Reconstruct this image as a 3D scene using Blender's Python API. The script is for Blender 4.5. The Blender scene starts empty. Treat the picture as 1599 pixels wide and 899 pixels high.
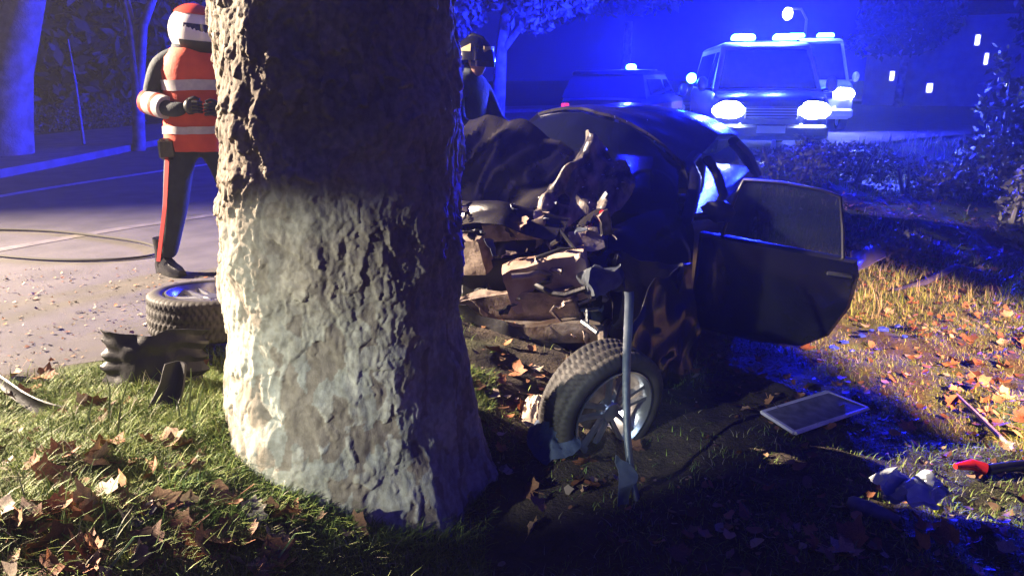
import bpy, math, random
import numpy as np
from mathutils import Vector, Matrix, noise as mnoise
R = math.radians
random.seed(7); rng = np.random.default_rng(7)
scene = bpy.context.scene
COL = scene.collection

# ------------------------------------------------------------------ camera
PITCH = R(15.5); FPX = 1170.0
cam_d = bpy.data.cameras.new('camera'); cam = bpy.data.objects.new('camera', cam_d); COL.objects.link(cam)
cam_d.sensor_width = 36; cam_d.lens = 36*FPX/1599; cam_d.clip_end = 3000; cam_d.clip_start = .05
cam.location = (0, 0, 1.3); cam.rotation_euler = (R(90)-PITCH, 0, 0)
scene.camera = cam
CAM = Vector((0, 0, 1.3)); FWD = Vector((0, math.cos(PITCH), -math.sin(PITCH))); UP = Vector((0, math.sin(PITCH), math.cos(PITCH)))
def ray(u, v): return FWD + Vector((1, 0, 0))*((u-799.5)/FPX) + UP*((449.5-v)/FPX)
def atY(u, v, Y):
    r = ray(u, v); return CAM + r*(Y/r.y)
def gnd(u, v, z=0.0):
    r = ray(u, v); return CAM + r*((z-1.3)/r.z)

# ------------------------------------------------------------------ world, lamps, exposure
w = bpy.data.worlds.new('World'); scene.world = w; w.use_nodes = True
nt = w.node_tree; bg = nt.nodes['Background']
sky = nt.nodes.new('ShaderNodeTexSky'); sky.sky_type = 'NISHITA'; sky.sun_disc = False
sky.sun_elevation = R(-4); sky.sun_rotation = R(150)
tint = nt.nodes.new('ShaderNodeMix'); tint.data_type = 'RGBA'; tint.blend_type = 'MULTIPLY'
tint.inputs[0].default_value = 1; tint.inputs[7].default_value = (.02, .03, 1, 1)
nt.links.new(sky.outputs[0], tint.inputs[6]); 
glow = nt.nodes.new('ShaderNodeMix'); glow.data_type = 'RGBA'; glow.blend_type = 'ADD'; glow.inputs[0].default_value = 1   # even blue night sky
glow.inputs[7].default_value = (.001, .002, .12, 1); nt.links.new(tint.outputs[2], glow.inputs[6]); nt.links.new(glow.outputs[2], bg.inputs[0])
bg.inputs[1].default_value = 1.5
scene.view_settings.view_transform = 'Standard'; scene.view_settings.look = 'None'
scene.view_settings.exposure = 0; scene.view_settings.gamma = 1
scene.cycles.use_denoising = True
scene.cycles.max_bounces = 5; scene.cycles.diffuse_bounces = 2; scene.cycles.glossy_bounces = 3
scene.cycles.transmission_bounces = 4; scene.cycles.volume_bounces = 0; scene.cycles.transparent_max_bounces = 8
scene.cycles.sample_clamp_indirect = 4; scene.cycles.caustics_reflective = False; scene.cycles.caustics_refractive = False

def spot(name, loc, target, watts, col, half_deg, blend=.25, radius=.06):
    d = bpy.data.lights.new(name, 'SPOT'); o = bpy.data.objects.new(name, d); COL.objects.link(o)
    d.energy = watts; d.color = col; d.spot_size = R(2*half_deg); d.spot_blend = blend; d.shadow_soft_size = radius
    o.location = loc; o.rotation_euler = (Vector(target)-Vector(loc)).to_track_quat('-Z', 'Y').to_euler()
    return o
def point(name, loc, watts, col, radius=.08):
    d = bpy.data.lights.new(name, 'POINT'); o = bpy.data.objects.new(name, d); COL.objects.link(o)
    d.energy = watts; d.color = col; d.shadow_soft_size = radius; o.location = loc
    return o
# work lights of the rescue crew standing outside the frame
WARM = (1.0, .80, .60)
spot('flood_lamp', (-13.4, 6.6, 6.0), (-1.3, 2.3, 0), 72000, WARM, 27, .9, .12)      # scene floodlight by the far kerb
spot('crew_torch', (-2.75, .15, 1.1), tuple(atY(512, 566, 2.5)), 700, (.93, 1.0, .88), 11.5, .55, .03)   # torch held on the trunk
spot('flood_lamp_warm', (5.6, -3.4, 3.6), tuple(gnd(1760, 610, -.4)), 36000, (1.0, .52, .28), 8.4, .4, .06)
spot('helmet_torch', (.35, -.5, 1.45), tuple(atY(985, 610, 3.2)), 230, (.62, .82, 1.0), 7.0, .7, .02)
# blue beacons of the emergency vehicles
BLUE = (.006, .012, 1.0)
SUV = (4.35, 12.9); AMB = (7.9, 20.2); PAT = (3.35, 19.0)
BEACON = 10500

# ------------------------------------------------------------------ helpers
class MB:
    def __init__(s): s.v = []; s.f = []; s.smooth = True
    def add(s, vs, fs):
        n = len(s.v); s.v += [tuple(p) for p in vs]; s.f += [tuple(i+n for i in f) for f in fs]; return n
    def box(s, c, d, m=None, taper=(1, 1), bev=0):
        x, y, z = d[0]/2, d[1]/2, d[2]/2; P = []
        if bev:
            b = min(bev, x*.9, y*.9, z*.9)
            levels = [(-z, b), (-z+b, 0), (z-b, 0), (z, b)]
            for zz, ins in levels:
                k = (zz+z)/(2*z); sx = (x-ins)*(1+(taper[0]-1)*k); sy = (y-ins)*(1+(taper[1]-1)*k)
                c2 = b*.6
                for ax, ay in ((sx-c2, sy), (-sx+c2, sy), (-sx, sy-c2), (-sx, -sy+c2), (-sx+c2, -sy), (sx-c2, -sy), (sx, -sy+c2), (sx, sy-c2)):
                    P.append((ax, ay, zz))
            F = []
            for l in range(3):
                for i in range(8):
                    j = (i+1) % 8; F.append((l*8+i, l*8+j, l*8+8+j, l*8+8+i))
            F.append(tuple(range(7, -1, -1))); F.append(tuple(range(24, 32)))
        else:
            for zz in (-z, z):
                tx, ty = (taper if zz > 0 else (1, 1))
                P += [(x*tx, y*ty, zz), (-x*tx, y*ty, zz), (-x*tx, -y*ty, zz), (x*tx, -y*ty, zz)]
            F = [(3, 2, 1, 0), (4, 5, 6, 7), (0, 1, 5, 4), (1, 2, 6, 5), (2, 3, 7, 6), (3, 0, 4, 7)]
        P = [Vector(p) for p in P]
        if m is not None: P = [m @ p for p in P]
        s.add([p+Vector(c) for p in P], F); return s
    def loft(s, rings, cap=True, closed=True):
        n = len(rings[0]); base = len(s.v)
        for r in rings: s.v += [tuple(p) for p in r]
        for k in range(len(rings)-1):
            for i in range(n if closed else n-1):
                j = (i+1) % n; a = base+k*n
                s.f.append((a+i, a+j, a+n+j, a+n+i))
        if cap and closed:
            s.f.append(tuple(base+i for i in range(n-1, -1, -1))); s.f.append(tuple(base+(len(rings)-1)*n+i for i in range(n)))
        return s
    def tube(s, pts, r, seg=8, cap=True, flat=None):
        pts = [Vector(p) for p in pts]; rs = r if hasattr(r, '__len__') else [r]*len(pts); rings = []
        prev = None
        for i, p in enumerate(pts):
            t = (pts[min(i+1, len(pts)-1)]-pts[max(i-1, 0)]).normalized()
            if prev is None:
                a = Vector((0, 0, 1)) if abs(t.z) < .9 else Vector((1, 0, 0)); u = t.cross(a).normalized()
            else:
                u = (prev - t*prev.dot(t)).normalized()
            prev = u; w_ = t.cross(u); fl = flat or (1, 1)
            rings.append([p+(u*math.cos(a_)*fl[0]+w_*math.sin(a_)*fl[1])*rs[i] for a_ in [2*math.pi*k/seg for k in range(seg)]])
        return s.loft(rings, cap)
    def lathe(s, prof, seg=32, closed=True):
        base = len(s.v); n = len(prof)
        for k in range(seg):
            a = 2*math.pi*k/seg
            for (r, z) in prof: s.v.append((r*math.cos(a), r*math.sin(a), z))
        m = n if closed else n-1
        for k in range(seg):
            k2 = (k+1) % seg
            for i in range(m):
                j = (i+1) % n; s.f.append((base+k*n+i, base+k2*n+i, base+k2*n+j, base+k*n+j))
        return s
    def grid(s, fn, nu, nv, thick=0):
        P = [[Vector(fn(i/(nu-1), j/(nv-1))) for j in range(nv)] for i in range(nu)]
        base = len(s.v); s.v += [tuple(P[i][j]) for i in range(nu) for j in range(nv)]
        id_ = lambda i, j: base+i*nv+j
        for i in range(nu-1):
            for j in range(nv-1): s.f.append((id_(i, j), id_(i+1, j), id_(i+1, j+1), id_(i, j+1)))
        if thick:
            b2 = len(s.v)
            for i in range(nu):
                for j in range(nv):
                    du = P[min(i+1, nu-1)][j]-P[max(i-1, 0)][j]; dv = P[i][min(j+1, nv-1)]-P[i][max(j-1, 0)]
                    nn = du.cross(dv); nn = nn.normalized() if nn.length > 1e-9 else Vector((0, 0, 1))
                    s.v.append(tuple(P[i][j]-nn*thick))
            id2 = lambda i, j: b2+i*nv+j
            for i in range(nu-1):
                for j in range(nv-1): s.f.append((id2(i, j), id2(i, j+1), id2(i+1, j+1), id2(i+1, j)))
            for i in range(nu-1):
                s.f.append((id_(i, 0), id2(i, 0), id2(i+1, 0), id_(i+1, 0))); s.f.append((id_(i, nv-1), id_(i+1, nv-1), id2(i+1, nv-1), id2(i, nv-1)))
            for j in range(nv-1):
                s.f.append((id_(0, j), id_(0, j+1), id2(0, j+1), id2(0, j))); s.f.append((id_(nu-1, j), id2(nu-1, j), id2(nu-1, j+1), id_(nu-1, j+1)))
        return s
    def blob(s, c, r, seed=0, amp=.25, nu=14, nv=10, freq=2.2):
        def f(i, j):
            a = 2*math.pi*i; b = math.pi*j
            d = Vector((math.cos(a)*math.sin(b), math.sin(a)*math.sin(b), math.cos(b)))
            k = 1+amp*mnoise.noise(d*freq+Vector((seed*7.3, seed*1.7, 0)))*1.6
            return (c[0]+d.x*r[0]*k, c[1]+d.y*r[1]*k, c[2]+d.z*r[2]*k)
        return s.grid(f, nu, nv)
    def mesh(s, name, mat=None, smooth=True, ang=40):
        me = bpy.data.meshes.new(name); me.from_pydata(s.v, [], s.f); me.update()
        if mat: me.materials.append(mat)
        if smooth:
            me.shade_smooth(); me.set_sharp_from_angle(angle=R(ang))
        return me
    def build(s, name, mat, parent=None, smooth=True, ang=40):
        return link(name, s.mesh(name, mat, smooth, ang), parent)
def link(name, data, parent=None):
    o = bpy.data.objects.new(name, data); COL.objects.link(o)
    if parent: o.parent = parent
    return o
def np_mesh(name, V, F, mat, smooth=False, colors=None):
    V = np.asarray(V, np.float32); F = np.asarray(F, np.int32); k = F.shape[1]
    me = bpy.data.meshes.new(name)
    me.vertices.add(len(V)); me.vertices.foreach_set('co', V.ravel())
    me.loops.add(F.size); me.loops.foreach_set('vertex_index', F.ravel())
    me.polygons.add(len(F)); me.polygons.foreach_set('loop_start', np.arange(0, F.size, k, dtype=np.int32))
    if smooth: me.polygons.foreach_set('use_smooth', np.ones(len(F), bool))
    me.update(calc_edges=True)
    if colors is not None:
        at = me.color_attributes.new('tint', 'FLOAT_COLOR', 'POINT')
        c = np.ones((len(V), 4), np.float32); c[:, :3] = colors; at.data.foreach_set('color', c.ravel())
    me.materials.append(mat); return me
def thing(name, label, cat, loc=(0, 0, 0), rz=0, group=None):
    o = link(name, None); o.empty_display_size = .2; o.location = loc; o.rotation_euler = (0, 0, rz)
    return tag(o, label, cat, group)
def tag(o, label, cat, group=None, kind=None):
    o['label'] = label; o['category'] = cat
    if group: o['group'] = group
    if kind: o['kind'] = kind
    return o
def struct(o, label=None, cat=None):
    o['kind'] = 'structure'
    if label: o['label'] = label
    if cat: o['category'] = cat
    return o
def copy_tree(o, parent=None):
    c = o.copy(); COL.objects.link(c); c.parent = parent
    for ch in o.children: copy_tree(ch, c)
    return c
def rot_to(n, spin=0): return Vector(n).to_track_quat('Z', 'Y').to_matrix().to_4x4() @ Matrix.Rotation(spin, 4, 'Z')

# numpy noises
def _h(i, j, k, s):
    n = (i*374761393 + j*668265263 + k*2147483647*3 + s*1274126177) & 0xffffffff
    n = ((n ^ (n >> 13))*1274126177) & 0xffffffff
    n = ((n ^ (n >> 16))*2246822519) & 0xffffffff
    return ((n ^ (n >> 15)) & 0xffffff)/float(0xffffff)
def vnoise(P, s=0):
    I = np.floor(P).astype(np.int64); f = P-I; f = f*f*(3-2*f); out = 0
    for a in (0, 1):
        for b in (0, 1):
            for c in (0, 1):
                wgt = (f[:, 0] if a else 1-f[:, 0])*(f[:, 1] if b else 1-f[:, 1])*(f[:, 2] if c else 1-f[:, 2])
                out = out + wgt*_h(I[:, 0]+a, I[:, 1]+b, I[:, 2]+c, s)
    return out*2-1
def fbm(P, o=4, s=0):
    r = 0; a = 1
    for k in range(o): r = r+a*vnoise(P*2**k, s+k); a *= .5
    return r
def cells(P, s=0):
    I = np.floor(P).astype(np.int64); d1 = np.full(len(P), 9.); d2 = np.full(len(P), 9.); cid = np.zeros(len(P)); dz = np.zeros(len(P))
    for a in (-1, 0, 1):
        for b in (-1, 0, 1):
            for c in (-1, 0, 1):
                J = I+np.array((a, b, c))
                q = J+np.stack([_h(J[:, 0], J[:, 1], J[:, 2], s+k) for k in (1, 2, 3)], 1)
                d = np.sqrt(((q-P)**2).sum(1)); m = d < d1
                d2 = np.where(m, d1, np.minimum(d2, d)); cid = np.where(m, _h(J[:, 0], J[:, 1], J[:, 2], s+9), cid); dz = np.where(m, P[:, 2]-q[:, 2], dz); d1 = np.where(m, d, d1)
    return d1, d2, cid, dz

# ------------------------------------------------------------------ materials
def mat(name, col, rough=.6, metal=0, spec=.5, var=None, scale=8, bump=0, bscale=60, attr=False, emit=None, estr=0, alpha=1, coat=0, trans=0, stretch=None, bdist=.01, detail=6, mixpos=(.35, .65)):
    m = bpy.data.materials.new(name); m.use_nodes = True; n = m.node_tree; p = n.nodes['Principled BSDF']
    p.inputs['Base Color'].default_value = (*col, 1); p.inputs['Roughness'].default_value = rough; p.inputs['Metallic'].default_value = metal
    p.inputs['Specular IOR Level'].default_value = spec; p.inputs['Coat Weight'].default_value = coat; p.inputs['Transmission Weight'].default_value = trans
    p.inputs['Alpha'].default_value = alpha
    if emit: p.inputs['Emission Color'].default_value = (*emit, 1); p.inputs['Emission Strength'].default_value = estr
    tc = n.nodes.new('ShaderNodeTexCoord'); src = tc.outputs['Object']
    if stretch:
        mp = n.nodes.new('ShaderNodeMapping'); mp.inputs['Scale'].default_value = stretch; n.links.new(src, mp.inputs[0]); src = mp.outputs[0]
    if var:
        t = n.nodes.new('ShaderNodeTexNoise'); t.inputs['Scale'].default_value = scale; t.inputs['Detail'].default_value = detail
        r = n.nodes.new('ShaderNodeValToRGB'); r.color_ramp.elements[0].position = mixpos[0]; r.color_ramp.elements[1].position = mixpos[1]
        r.color_ramp.elements[0].color = (*col, 1); r.color_ramp.elements[1].color = (*var, 1)
        n.links.new(src, t.inputs['Vector']); n.links.new(t.outputs['Fac'], r.inputs[0])
        out = r.outputs[0]
        if attr:
            a = n.nodes.new('ShaderNodeAttribute'); a.attribute_name = 'tint'
            x = n.nodes.new('ShaderNodeMix'); x.data_type = 'RGBA'; x.blend_type = 'MULTIPLY'; x.inputs[0].default_value = 1
            n.links.new(out, x.inputs[6]); n.links.new(a.outputs['Color'], x.inputs[7]); out = x.outputs[2]
        n.links.new(out, p.inputs['Base Color'])
    elif attr:
        a = n.nodes.new('ShaderNodeAttribute'); a.attribute_name = 'tint'; n.links.new(a.outputs['Color'], p.inputs['Base Color'])
    if bump:
        t2 = n.nodes.new('ShaderNodeTexNoise'); t2.inputs['Scale'].default_value = bscale; t2.inputs['Detail'].default_value = 8; t2.inputs['Roughness'].default_value = .65
        b = n.nodes.new('ShaderNodeBump'); b.inputs['Strength'].default_value = bump; b.inputs['Distance'].default_value = bdist
        n.links.new(src, t2.inputs['Vector']); n.links.new(t2.outputs['Fac'], b.inputs['Height']); n.links.new(b.outputs[0], p.inputs['Normal'])
    return m
M = {}
M['bark'] = mat('plane_bark', (.9, .9, .9), .85, var=(.6, .58, .54), scale=38, bump=.6, bscale=170, attr=True, bdist=.004)
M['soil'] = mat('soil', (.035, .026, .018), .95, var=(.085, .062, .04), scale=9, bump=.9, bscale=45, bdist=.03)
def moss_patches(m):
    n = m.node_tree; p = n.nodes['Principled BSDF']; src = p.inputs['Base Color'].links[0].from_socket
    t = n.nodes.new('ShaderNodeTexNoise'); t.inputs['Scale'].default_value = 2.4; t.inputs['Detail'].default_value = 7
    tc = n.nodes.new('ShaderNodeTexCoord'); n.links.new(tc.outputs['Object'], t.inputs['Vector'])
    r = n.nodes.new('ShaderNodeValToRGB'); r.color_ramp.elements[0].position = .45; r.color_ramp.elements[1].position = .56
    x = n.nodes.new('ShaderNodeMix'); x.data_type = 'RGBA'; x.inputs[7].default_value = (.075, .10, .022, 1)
    # moss masked to bare soil around the wreck, painting in the shade there
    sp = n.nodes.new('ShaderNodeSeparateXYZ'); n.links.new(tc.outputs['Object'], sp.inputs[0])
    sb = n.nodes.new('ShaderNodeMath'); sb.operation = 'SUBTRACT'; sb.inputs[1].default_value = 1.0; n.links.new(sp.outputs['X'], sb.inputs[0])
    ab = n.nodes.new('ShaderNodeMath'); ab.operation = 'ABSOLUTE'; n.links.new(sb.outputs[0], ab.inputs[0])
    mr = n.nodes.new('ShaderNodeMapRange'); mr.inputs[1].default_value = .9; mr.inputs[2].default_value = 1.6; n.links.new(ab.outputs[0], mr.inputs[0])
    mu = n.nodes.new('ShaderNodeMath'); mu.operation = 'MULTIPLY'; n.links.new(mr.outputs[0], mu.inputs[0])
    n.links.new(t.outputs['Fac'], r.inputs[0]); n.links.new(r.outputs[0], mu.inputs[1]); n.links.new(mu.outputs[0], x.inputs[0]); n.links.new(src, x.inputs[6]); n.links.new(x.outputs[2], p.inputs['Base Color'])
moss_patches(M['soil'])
M['asphalt'] = mat('asphalt', (.058, .051, .048), .85, var=(.092, .081, .075), scale=3, bump=.7, bscale=260, bdist=.006)
M['pavement'] = mat('pavement', (.16, .15, .16), .85, var=(.11, .1, .11), scale=4, bump=.4, bscale=120)
M['paint_line'] = mat('road_paint', (.55, .55, .55), .7, var=(.3, .3, .3), scale=7)
M['seam'] = mat('asphalt_seam', (.16, .14, .125), .9, var=(.1, .088, .08), scale=6, bump=.5, bscale=180)
M['leaf'] = mat('dry_leaf', (.9, .9, .9), .75, var=(.45, .40, .36), scale=14, attr=False, bump=.3, bscale=60)
M['grass'] = mat('grass', (1, 1, 1), .6, attr=True, spec=.35)
M['foliage'] = mat('foliage', (.06, .085, .035), .6, var=(.11, .12, .06), scale=2, attr=False)
M['foliage_pale'] = mat('foliage_pale', (.12, .12, .085), .65, var=(.2, .19, .13), scale=2)
M['trunk_far'] = mat('bark_far', (.16, .14, .12), .9, var=(.3, .28, .25), scale=5, bump=.6, bscale=30, bdist=.02)
M['car_black'] = mat('black_car_paint', (.007, .007, .011), .24, spec=.5, coat=.25, var=(.018, .017, .018), scale=3, bump=.05, bscale=6)
M['car_dusty'] = mat('dusty_black_paint', (.012, .011, .013), .26, spec=.6, var=(.034, .030, .027), scale=7, bump=.25, bscale=14, coat=.15)
M['plastic'] = mat('black_plastic', (.008, .008, .010), .45, var=(.016, .016, .017), scale=12, bump=.3, bscale=40)
M['plastic_grey'] = mat('grey_plastic', (.05, .06, .075), .3, var=(.10, .115, .135), scale=14, bump=.25, bscale=50)
M['metal_raw'] = mat('torn_bare_metal', (.42, .37, .32), .38, metal=.75, var=(.16, .11, .085), scale=9, bump=.7, bscale=22)
M['scraped'] = mat('scraped_black_paint', (.018, .017, .018), .3, var=(.38, .32, .27), scale=7, bump=.5, bscale=30, stretch=(1, 1.6, .8), mixpos=(.42, .70), spec=.6)
M['engine'] = mat('dirty_engine_casting', (.34, .27, .22), .5, metal=.25, var=(.10, .07, .06), scale=11, bump=.8, bscale=30)
M['engine_rust'] = mat('brown_engine_cover', (.26, .16, .12), .5, var=(.46, .35, .28), scale=7, bump=.6, bscale=26)
M['alloy'] = mat('alloy_rim', (.55, .57, .6), .28, metal=.85, var=(.38, .39, .41), scale=8, bump=.15, bscale=40)
M['rubber'] = mat('tyre_rubber', (.018, .017, .016), .7, var=(.045, .039, .034), scale=9, bump=.2, bscale=120, bdist=.003)
M['glass_dark'] = mat('car_glass', (.01, .012, .02), .06, spec=.6, alpha=.72)
M['glass_tint'] = mat('tinted_window_glass', (.012, .016, .03), .05, spec=.6, alpha=.45)
M['glass_far'] = mat('dark_glass', (.01, .012, .02), .08, spec=.6)
M['glass_bits'] = mat('glass_crumbs', (.8, .82, .85), .12, spec=.8, var=(.5, .52, .56), scale=40)
M['seat'] = mat('seat_fabric', (.02, .02, .024), .9, var=(.035, .034, .036), scale=20)
M['red'] = mat('red_plastic', (.55, .02, .015), .35)
M['navy_cloth'] = mat('dark_uniform_cloth', (.012, .020, .028), .8, var=(.022, .034, .045), scale=10, bump=.6, bscale=16, bdist=.02)
M['black_gear'] = mat('black_gear', (.008, .008, .009), .4, var=(.018, .018, .02), scale=12)
M['vest'] = mat('orange_vest_fabric', (.85, .10, .035), .7, var=(.7, .07, .03), scale=8, bump=.4, bscale=14, bdist=.015)
M['reflective'] = mat('reflective_tape', (.62, .58, .55), .35, var=(.5, .47, .46), scale=30)
M['stripe_red'] = mat('red_trouser_stripe', (.62, .035, .03), .7)
M['helmet_white'] = mat('white_helmet_shell', (.82, .80, .78), .2, coat=.6)
M['helmet_red'] = mat('red_helmet_band', (.72, .09, .05), .25, coat=.6)
M['helmet_dark'] = mat('dark_helmet_shell', (.012, .012, .014), .18, coat=.7)
M['chrome'] = mat('chrome', (.8, .72, .55), .15, metal=1)
M['gold_tape'] = mat('gold_reflective_tape', (.75, .6, .32), .3, var=(.6, .45, .2), scale=20)
M['visor'] = mat('smoked_visor', (.02, .02, .05), .05, spec=.8)
M['skin'] = mat('skin', (.45, .26, .19), .6)
M['leather'] = mat('black_leather', (.01, .01, .011), .22, spec=.6, bump=.3, bscale=25)
M['hose'] = mat('hose_canvas', (.05, .045, .04), .85)
M['veh_dark'] = mat('dark_blue_vehicle_paint', (.02, .025, .09), .3, coat=.5)
M['veh_white'] = mat('white_vehicle_paint', (.75, .76, .78), .3, coat=.4)
M['veh_red'] = mat('red_vehicle_paint', (.5, .02, .02), .3, coat=.4)
M['grille'] = mat('grille', (.03, .03, .035), .4)
M['plate'] = mat('number_plate', (.75, .76, .75), .5)
M['beacon'] = mat('lit_blue_beacon', (.1, .3, 1), .3, emit=(.10, .55, 1), estr=28)
M['headlight'] = mat('lit_headlight', (1, 1, 1), .3, emit=(.75, .9, 1), estr=160)
M['lamp_lit'] = mat('lit_lamp', (1, 1, 1), .3, emit=(.95, .97, 1), estr=12)
M['taillight'] = mat('lit_tail_light', (.6, .02, .03), .3, emit=(1, .06, .12), estr=1.2)
M['window_lit'] = mat('lit_window', (.8, .8, .8), .4, emit=(.9, .9, 1), estr=6)
M['wall'] = mat('render_wall', (.3, .29, .28), .9, var=(.24, .23, .22), scale=2)
M['roof'] = mat('roof_tile', (.2, .09, .06), .9, var=(.13, .06, .04), scale=6)
M['pole'] = mat('galvanised_steel', (.35, .36, .38), .5, metal=.7)
M['frame_white'] = mat('pale_plastic_frame', (.68, .66, .72), .45, var=(.52, .5, .56), scale=12)
M['panel_grey'] = mat('scuffed_grey_panel', (.09, .088, .11), .5, var=(.19, .18, .22), scale=16, bump=.3, bscale=50)
M['panel_violet'] = mat('dark_blue_painted_panel', (.05, .05, .12), .35, coat=.3, var=(.08, .08, .15), scale=8)
M['foil'] = mat('crumpled_pale_metal', (.70, .76, .74), .35, metal=.1, var=(.5, .56, .55), scale=10)
M['wood'] = mat('stick_wood', (.45, .36, .27), .8, var=(.3, .22, .16), scale=12)
M['blue_plastic'] = mat('blue_plastic', (.03, .06, .55), .3)
M['tennis'] = mat('yellow_plastic', (.5, .55, .05), .6, var=(.4, .42, .04), scale=15)
M['cloth_pale'] = mat('pale_cloth', (.68, .58, .45), .8, var=(.5, .4, .3), scale=9, bump=.5, bscale=25)
M['denim'] = mat('blue_cloth', (.03, .045, .085), .85, var=(.05, .07, .12), scale=9, bump=.5, bscale=25)

# ------------------------------------------------------------------ terrain and road
NEAR = np.array([(-9, -25), (-6, -6), (-4.6, 1.2), (-3.6, 2.75), (-2.2, 3.2), (-1.2, 3.9), (.3, 5.9), (2.0, 8.6), (3.6, 11.6), (5.6, 14.2), (9, 17.5), (16, 22), (40, 36), (120, 80)], float)
FAR = np.array([(-16, -25), (-10.5, -6), (-8.0, 1.2), (-7.4, 4), (-7.15, 7), (-7.0, 10), (-7.1, 13), (-7.4, 16.5), (-6.6, 22), (-3, 29), (4, 35), (18, 43), (45, 60), (110, 100)], float)
def edge_dist(X, Y, E):
    """signed distance to a polyline, positive on its right-hand side"""
    best = np.full(X.shape, 1e9); sgn = np.ones(X.shape)
    for (a, b) in zip(E[:-1], E[1:]):
        d = b-a; L2 = d@d; t = np.clip(((X-a[0])*d[0]+(Y-a[1])*d[1])/L2, 0, 1)
        qx = X-(a[0]+t*d[0]); qy = Y-(a[1]+t*d[1]); dd = np.hypot(qx, qy)
        cr = d[0]*qy-d[1]*qx; m = dd < best-1e-9
        best = np.where(m, dd, best); sgn = np.where(m, np.where(cr < 0, 1, -1), sgn)
    return best*sgn
def sstep(x, a, b):
    t = np.clip((x-a)/(b-a), 0, 1); return t*t*(3-2*t)
def terrain(X, Y):
    X = np.atleast_1d(np.asarray(X, float)); Y = np.atleast_1d(np.asarray(Y, float))
    d = edge_dist(X, Y, NEAR); df = edge_dist(X, Y, FAR)
    P = np.stack([X, Y, 0*X], -1).reshape(-1, 3)
    n1 = fbm(P*.9, 3, 3).reshape(X.shape); n2 = fbm(P*4.5, 3, 11).reshape(X.shape)
    near = sstep(d, -.1, .5)*(.06*n1+.028*n2)
    fall = -(.06+.36*sstep(X, -1.5, -.2))*sstep(d, .25, 2.1)-.02*sstep(d, -.05, .2)
    mound = .42*np.exp(-(((X-4.0)/1.7)**2+((Y-8.6)/1.3)**2))+.35*np.exp(-(((X-6.4)/2.2)**2+((Y-10.2)/1.6)**2))
    left = .12*np.exp(-(((X+1.9)/.9)**2+((Y-2.0)/.7)**2))
    base_ = .13*np.exp(-(((X+.72)/.75)**2+((Y-2.35)/.7)**2))
    z = near+fall+base_*sstep(d, .05, .5)+mound*sstep(d, .1, .9)+left*sstep(d, .05, .4)
    z = np.where(d < -.1, -.035, z)
    z = z+np.where(df < -.1, .10*sstep(-df, .1, 3), 0)
    return z
def tz(x, y): return float(terrain(x, y)[0])
def onground(u, v, it=6):
    z = -.3
    for _ in range(it):
        p = gnd(u, v, z); z = tz(p.x, p.y)
    return Vector((p.x, p.y, z))

def spaced(lo, hi, a, b, n_in, far):
    inner = np.linspace(a, b, n_in); st = inner[1]-inner[0]
    def ext(start, end, sg):
        out = []; s_ = st; p = start
        while (p-end)*sg < 0: s_ *= 1.16; p += sg*s_; out.append(p)
        return out
    return np.array(sorted(ext(a, lo, -1))+list(inner)+ext(b, hi, 1))
gx = spaced(-400, 400, -3.6, 5.2, 240, 0); gy = spaced(-60, 900, .8, 7.0, 180, 0)
GX, GY = np.meshgrid(gx, gy, indexing='ij'); GZ = terrain(GX, GY)
nx, ny = GX.shape; idx = np.arange(nx*ny).reshape(nx, ny)
F = np.stack([idx[:-1, :-1], idx[1:, :-1], idx[1:, 1:], idx[:-1, 1:]], -1).reshape(-1, 4)
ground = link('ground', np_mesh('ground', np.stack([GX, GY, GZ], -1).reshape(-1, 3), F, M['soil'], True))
struct(ground)
def resample(E, n):
    s_ = np.r_[0, np.cumsum(np.hypot(*np.diff(E, axis=0).T))]; t = np.linspace(0, 1, n)**1.0*s_[-1]
    return np.stack([np.interp(t, s_, E[:, 0]), np.interp(t, s_, E[:, 1])], 1)
def smooth_line(E, k=3):
    E = E.copy()
    for _ in range(k):
        Q = [E[0]]
        for a, b in zip(E[:-1], E[1:]): Q += [a*.75+b*.25, a*.25+b*.75]
        E = np.array(Q+[E[-1]])
    return E
NS, FS = smooth_line(NEAR, 2), smooth_line(FAR, 2)
def ribbon(A, B, z, name, material, n=90, sub=6):
    a = resample(A, n); b = resample(B, n); V = []; k = sub+1
    for i in range(n):
        for j in range(k):
            p = a[i]*(1-j/sub)+b[i]*j/sub; V.append((p[0], p[1], z))
    ii = np.arange(n*k).reshape(n, k)
    F = np.stack([ii[:-1, :-1], ii[1:, :-1], ii[1:, 1:], ii[:-1, 1:]], -1).reshape(-1, 4)[:, ::-1]
    return link(name, np_mesh(name, V, F, material, True))
# ragged near edge of the asphalt
NR = resample(NS, 400).copy(); wob = np.array([mnoise.noise(Vector((p[0]*3, p[1]*3, 0)))*.12+mnoise.noise(Vector((p[0]*11, p[1]*11, 4)))*.04 for p in NR])
tn = np.gradient(NR, axis=0); tn /= np.linalg.norm(tn, axis=1)[:, None]+1e-9
NR2 = NR+np.stack([tn[:, 1], -tn[:, 0]], 1)*wob[:, None]
struct(ribbon(NR2, FS, .0, 'road', M['asphalt'], 400, 4))
def offset(E, d):
    t = np.gradient(E, axis=0); t /= np.linalg.norm(t, axis=1)[:, None]; return E+np.stack([t[:, 1], -t[:, 0]], 1)*d
FR = resample(FS, 200)
FRw = offset(FR, -3.2)
mb = MB(); a = FR; b = FRw                          # pavement slab with a real kerb face
rings = [[(a[i][0], a[i][1], -.05), (a[i][0], a[i][1], .12), (b[i][0], b[i][1], .13), (b[i][0], b[i][1], -.05)] for i in range(200)]
mb.loft(rings); struct(mb.build('pavement', M['pavement']))
def line_from(pts, wdt, name, material, z=.006):
    P = resample(smooth_line(np.array(pts, float), 2), 40); A = offset(P, wdt/2); B = offset(P, -wdt/2)
    o = ribbon(A, B, z, name, material, 40, 2); return o
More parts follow.
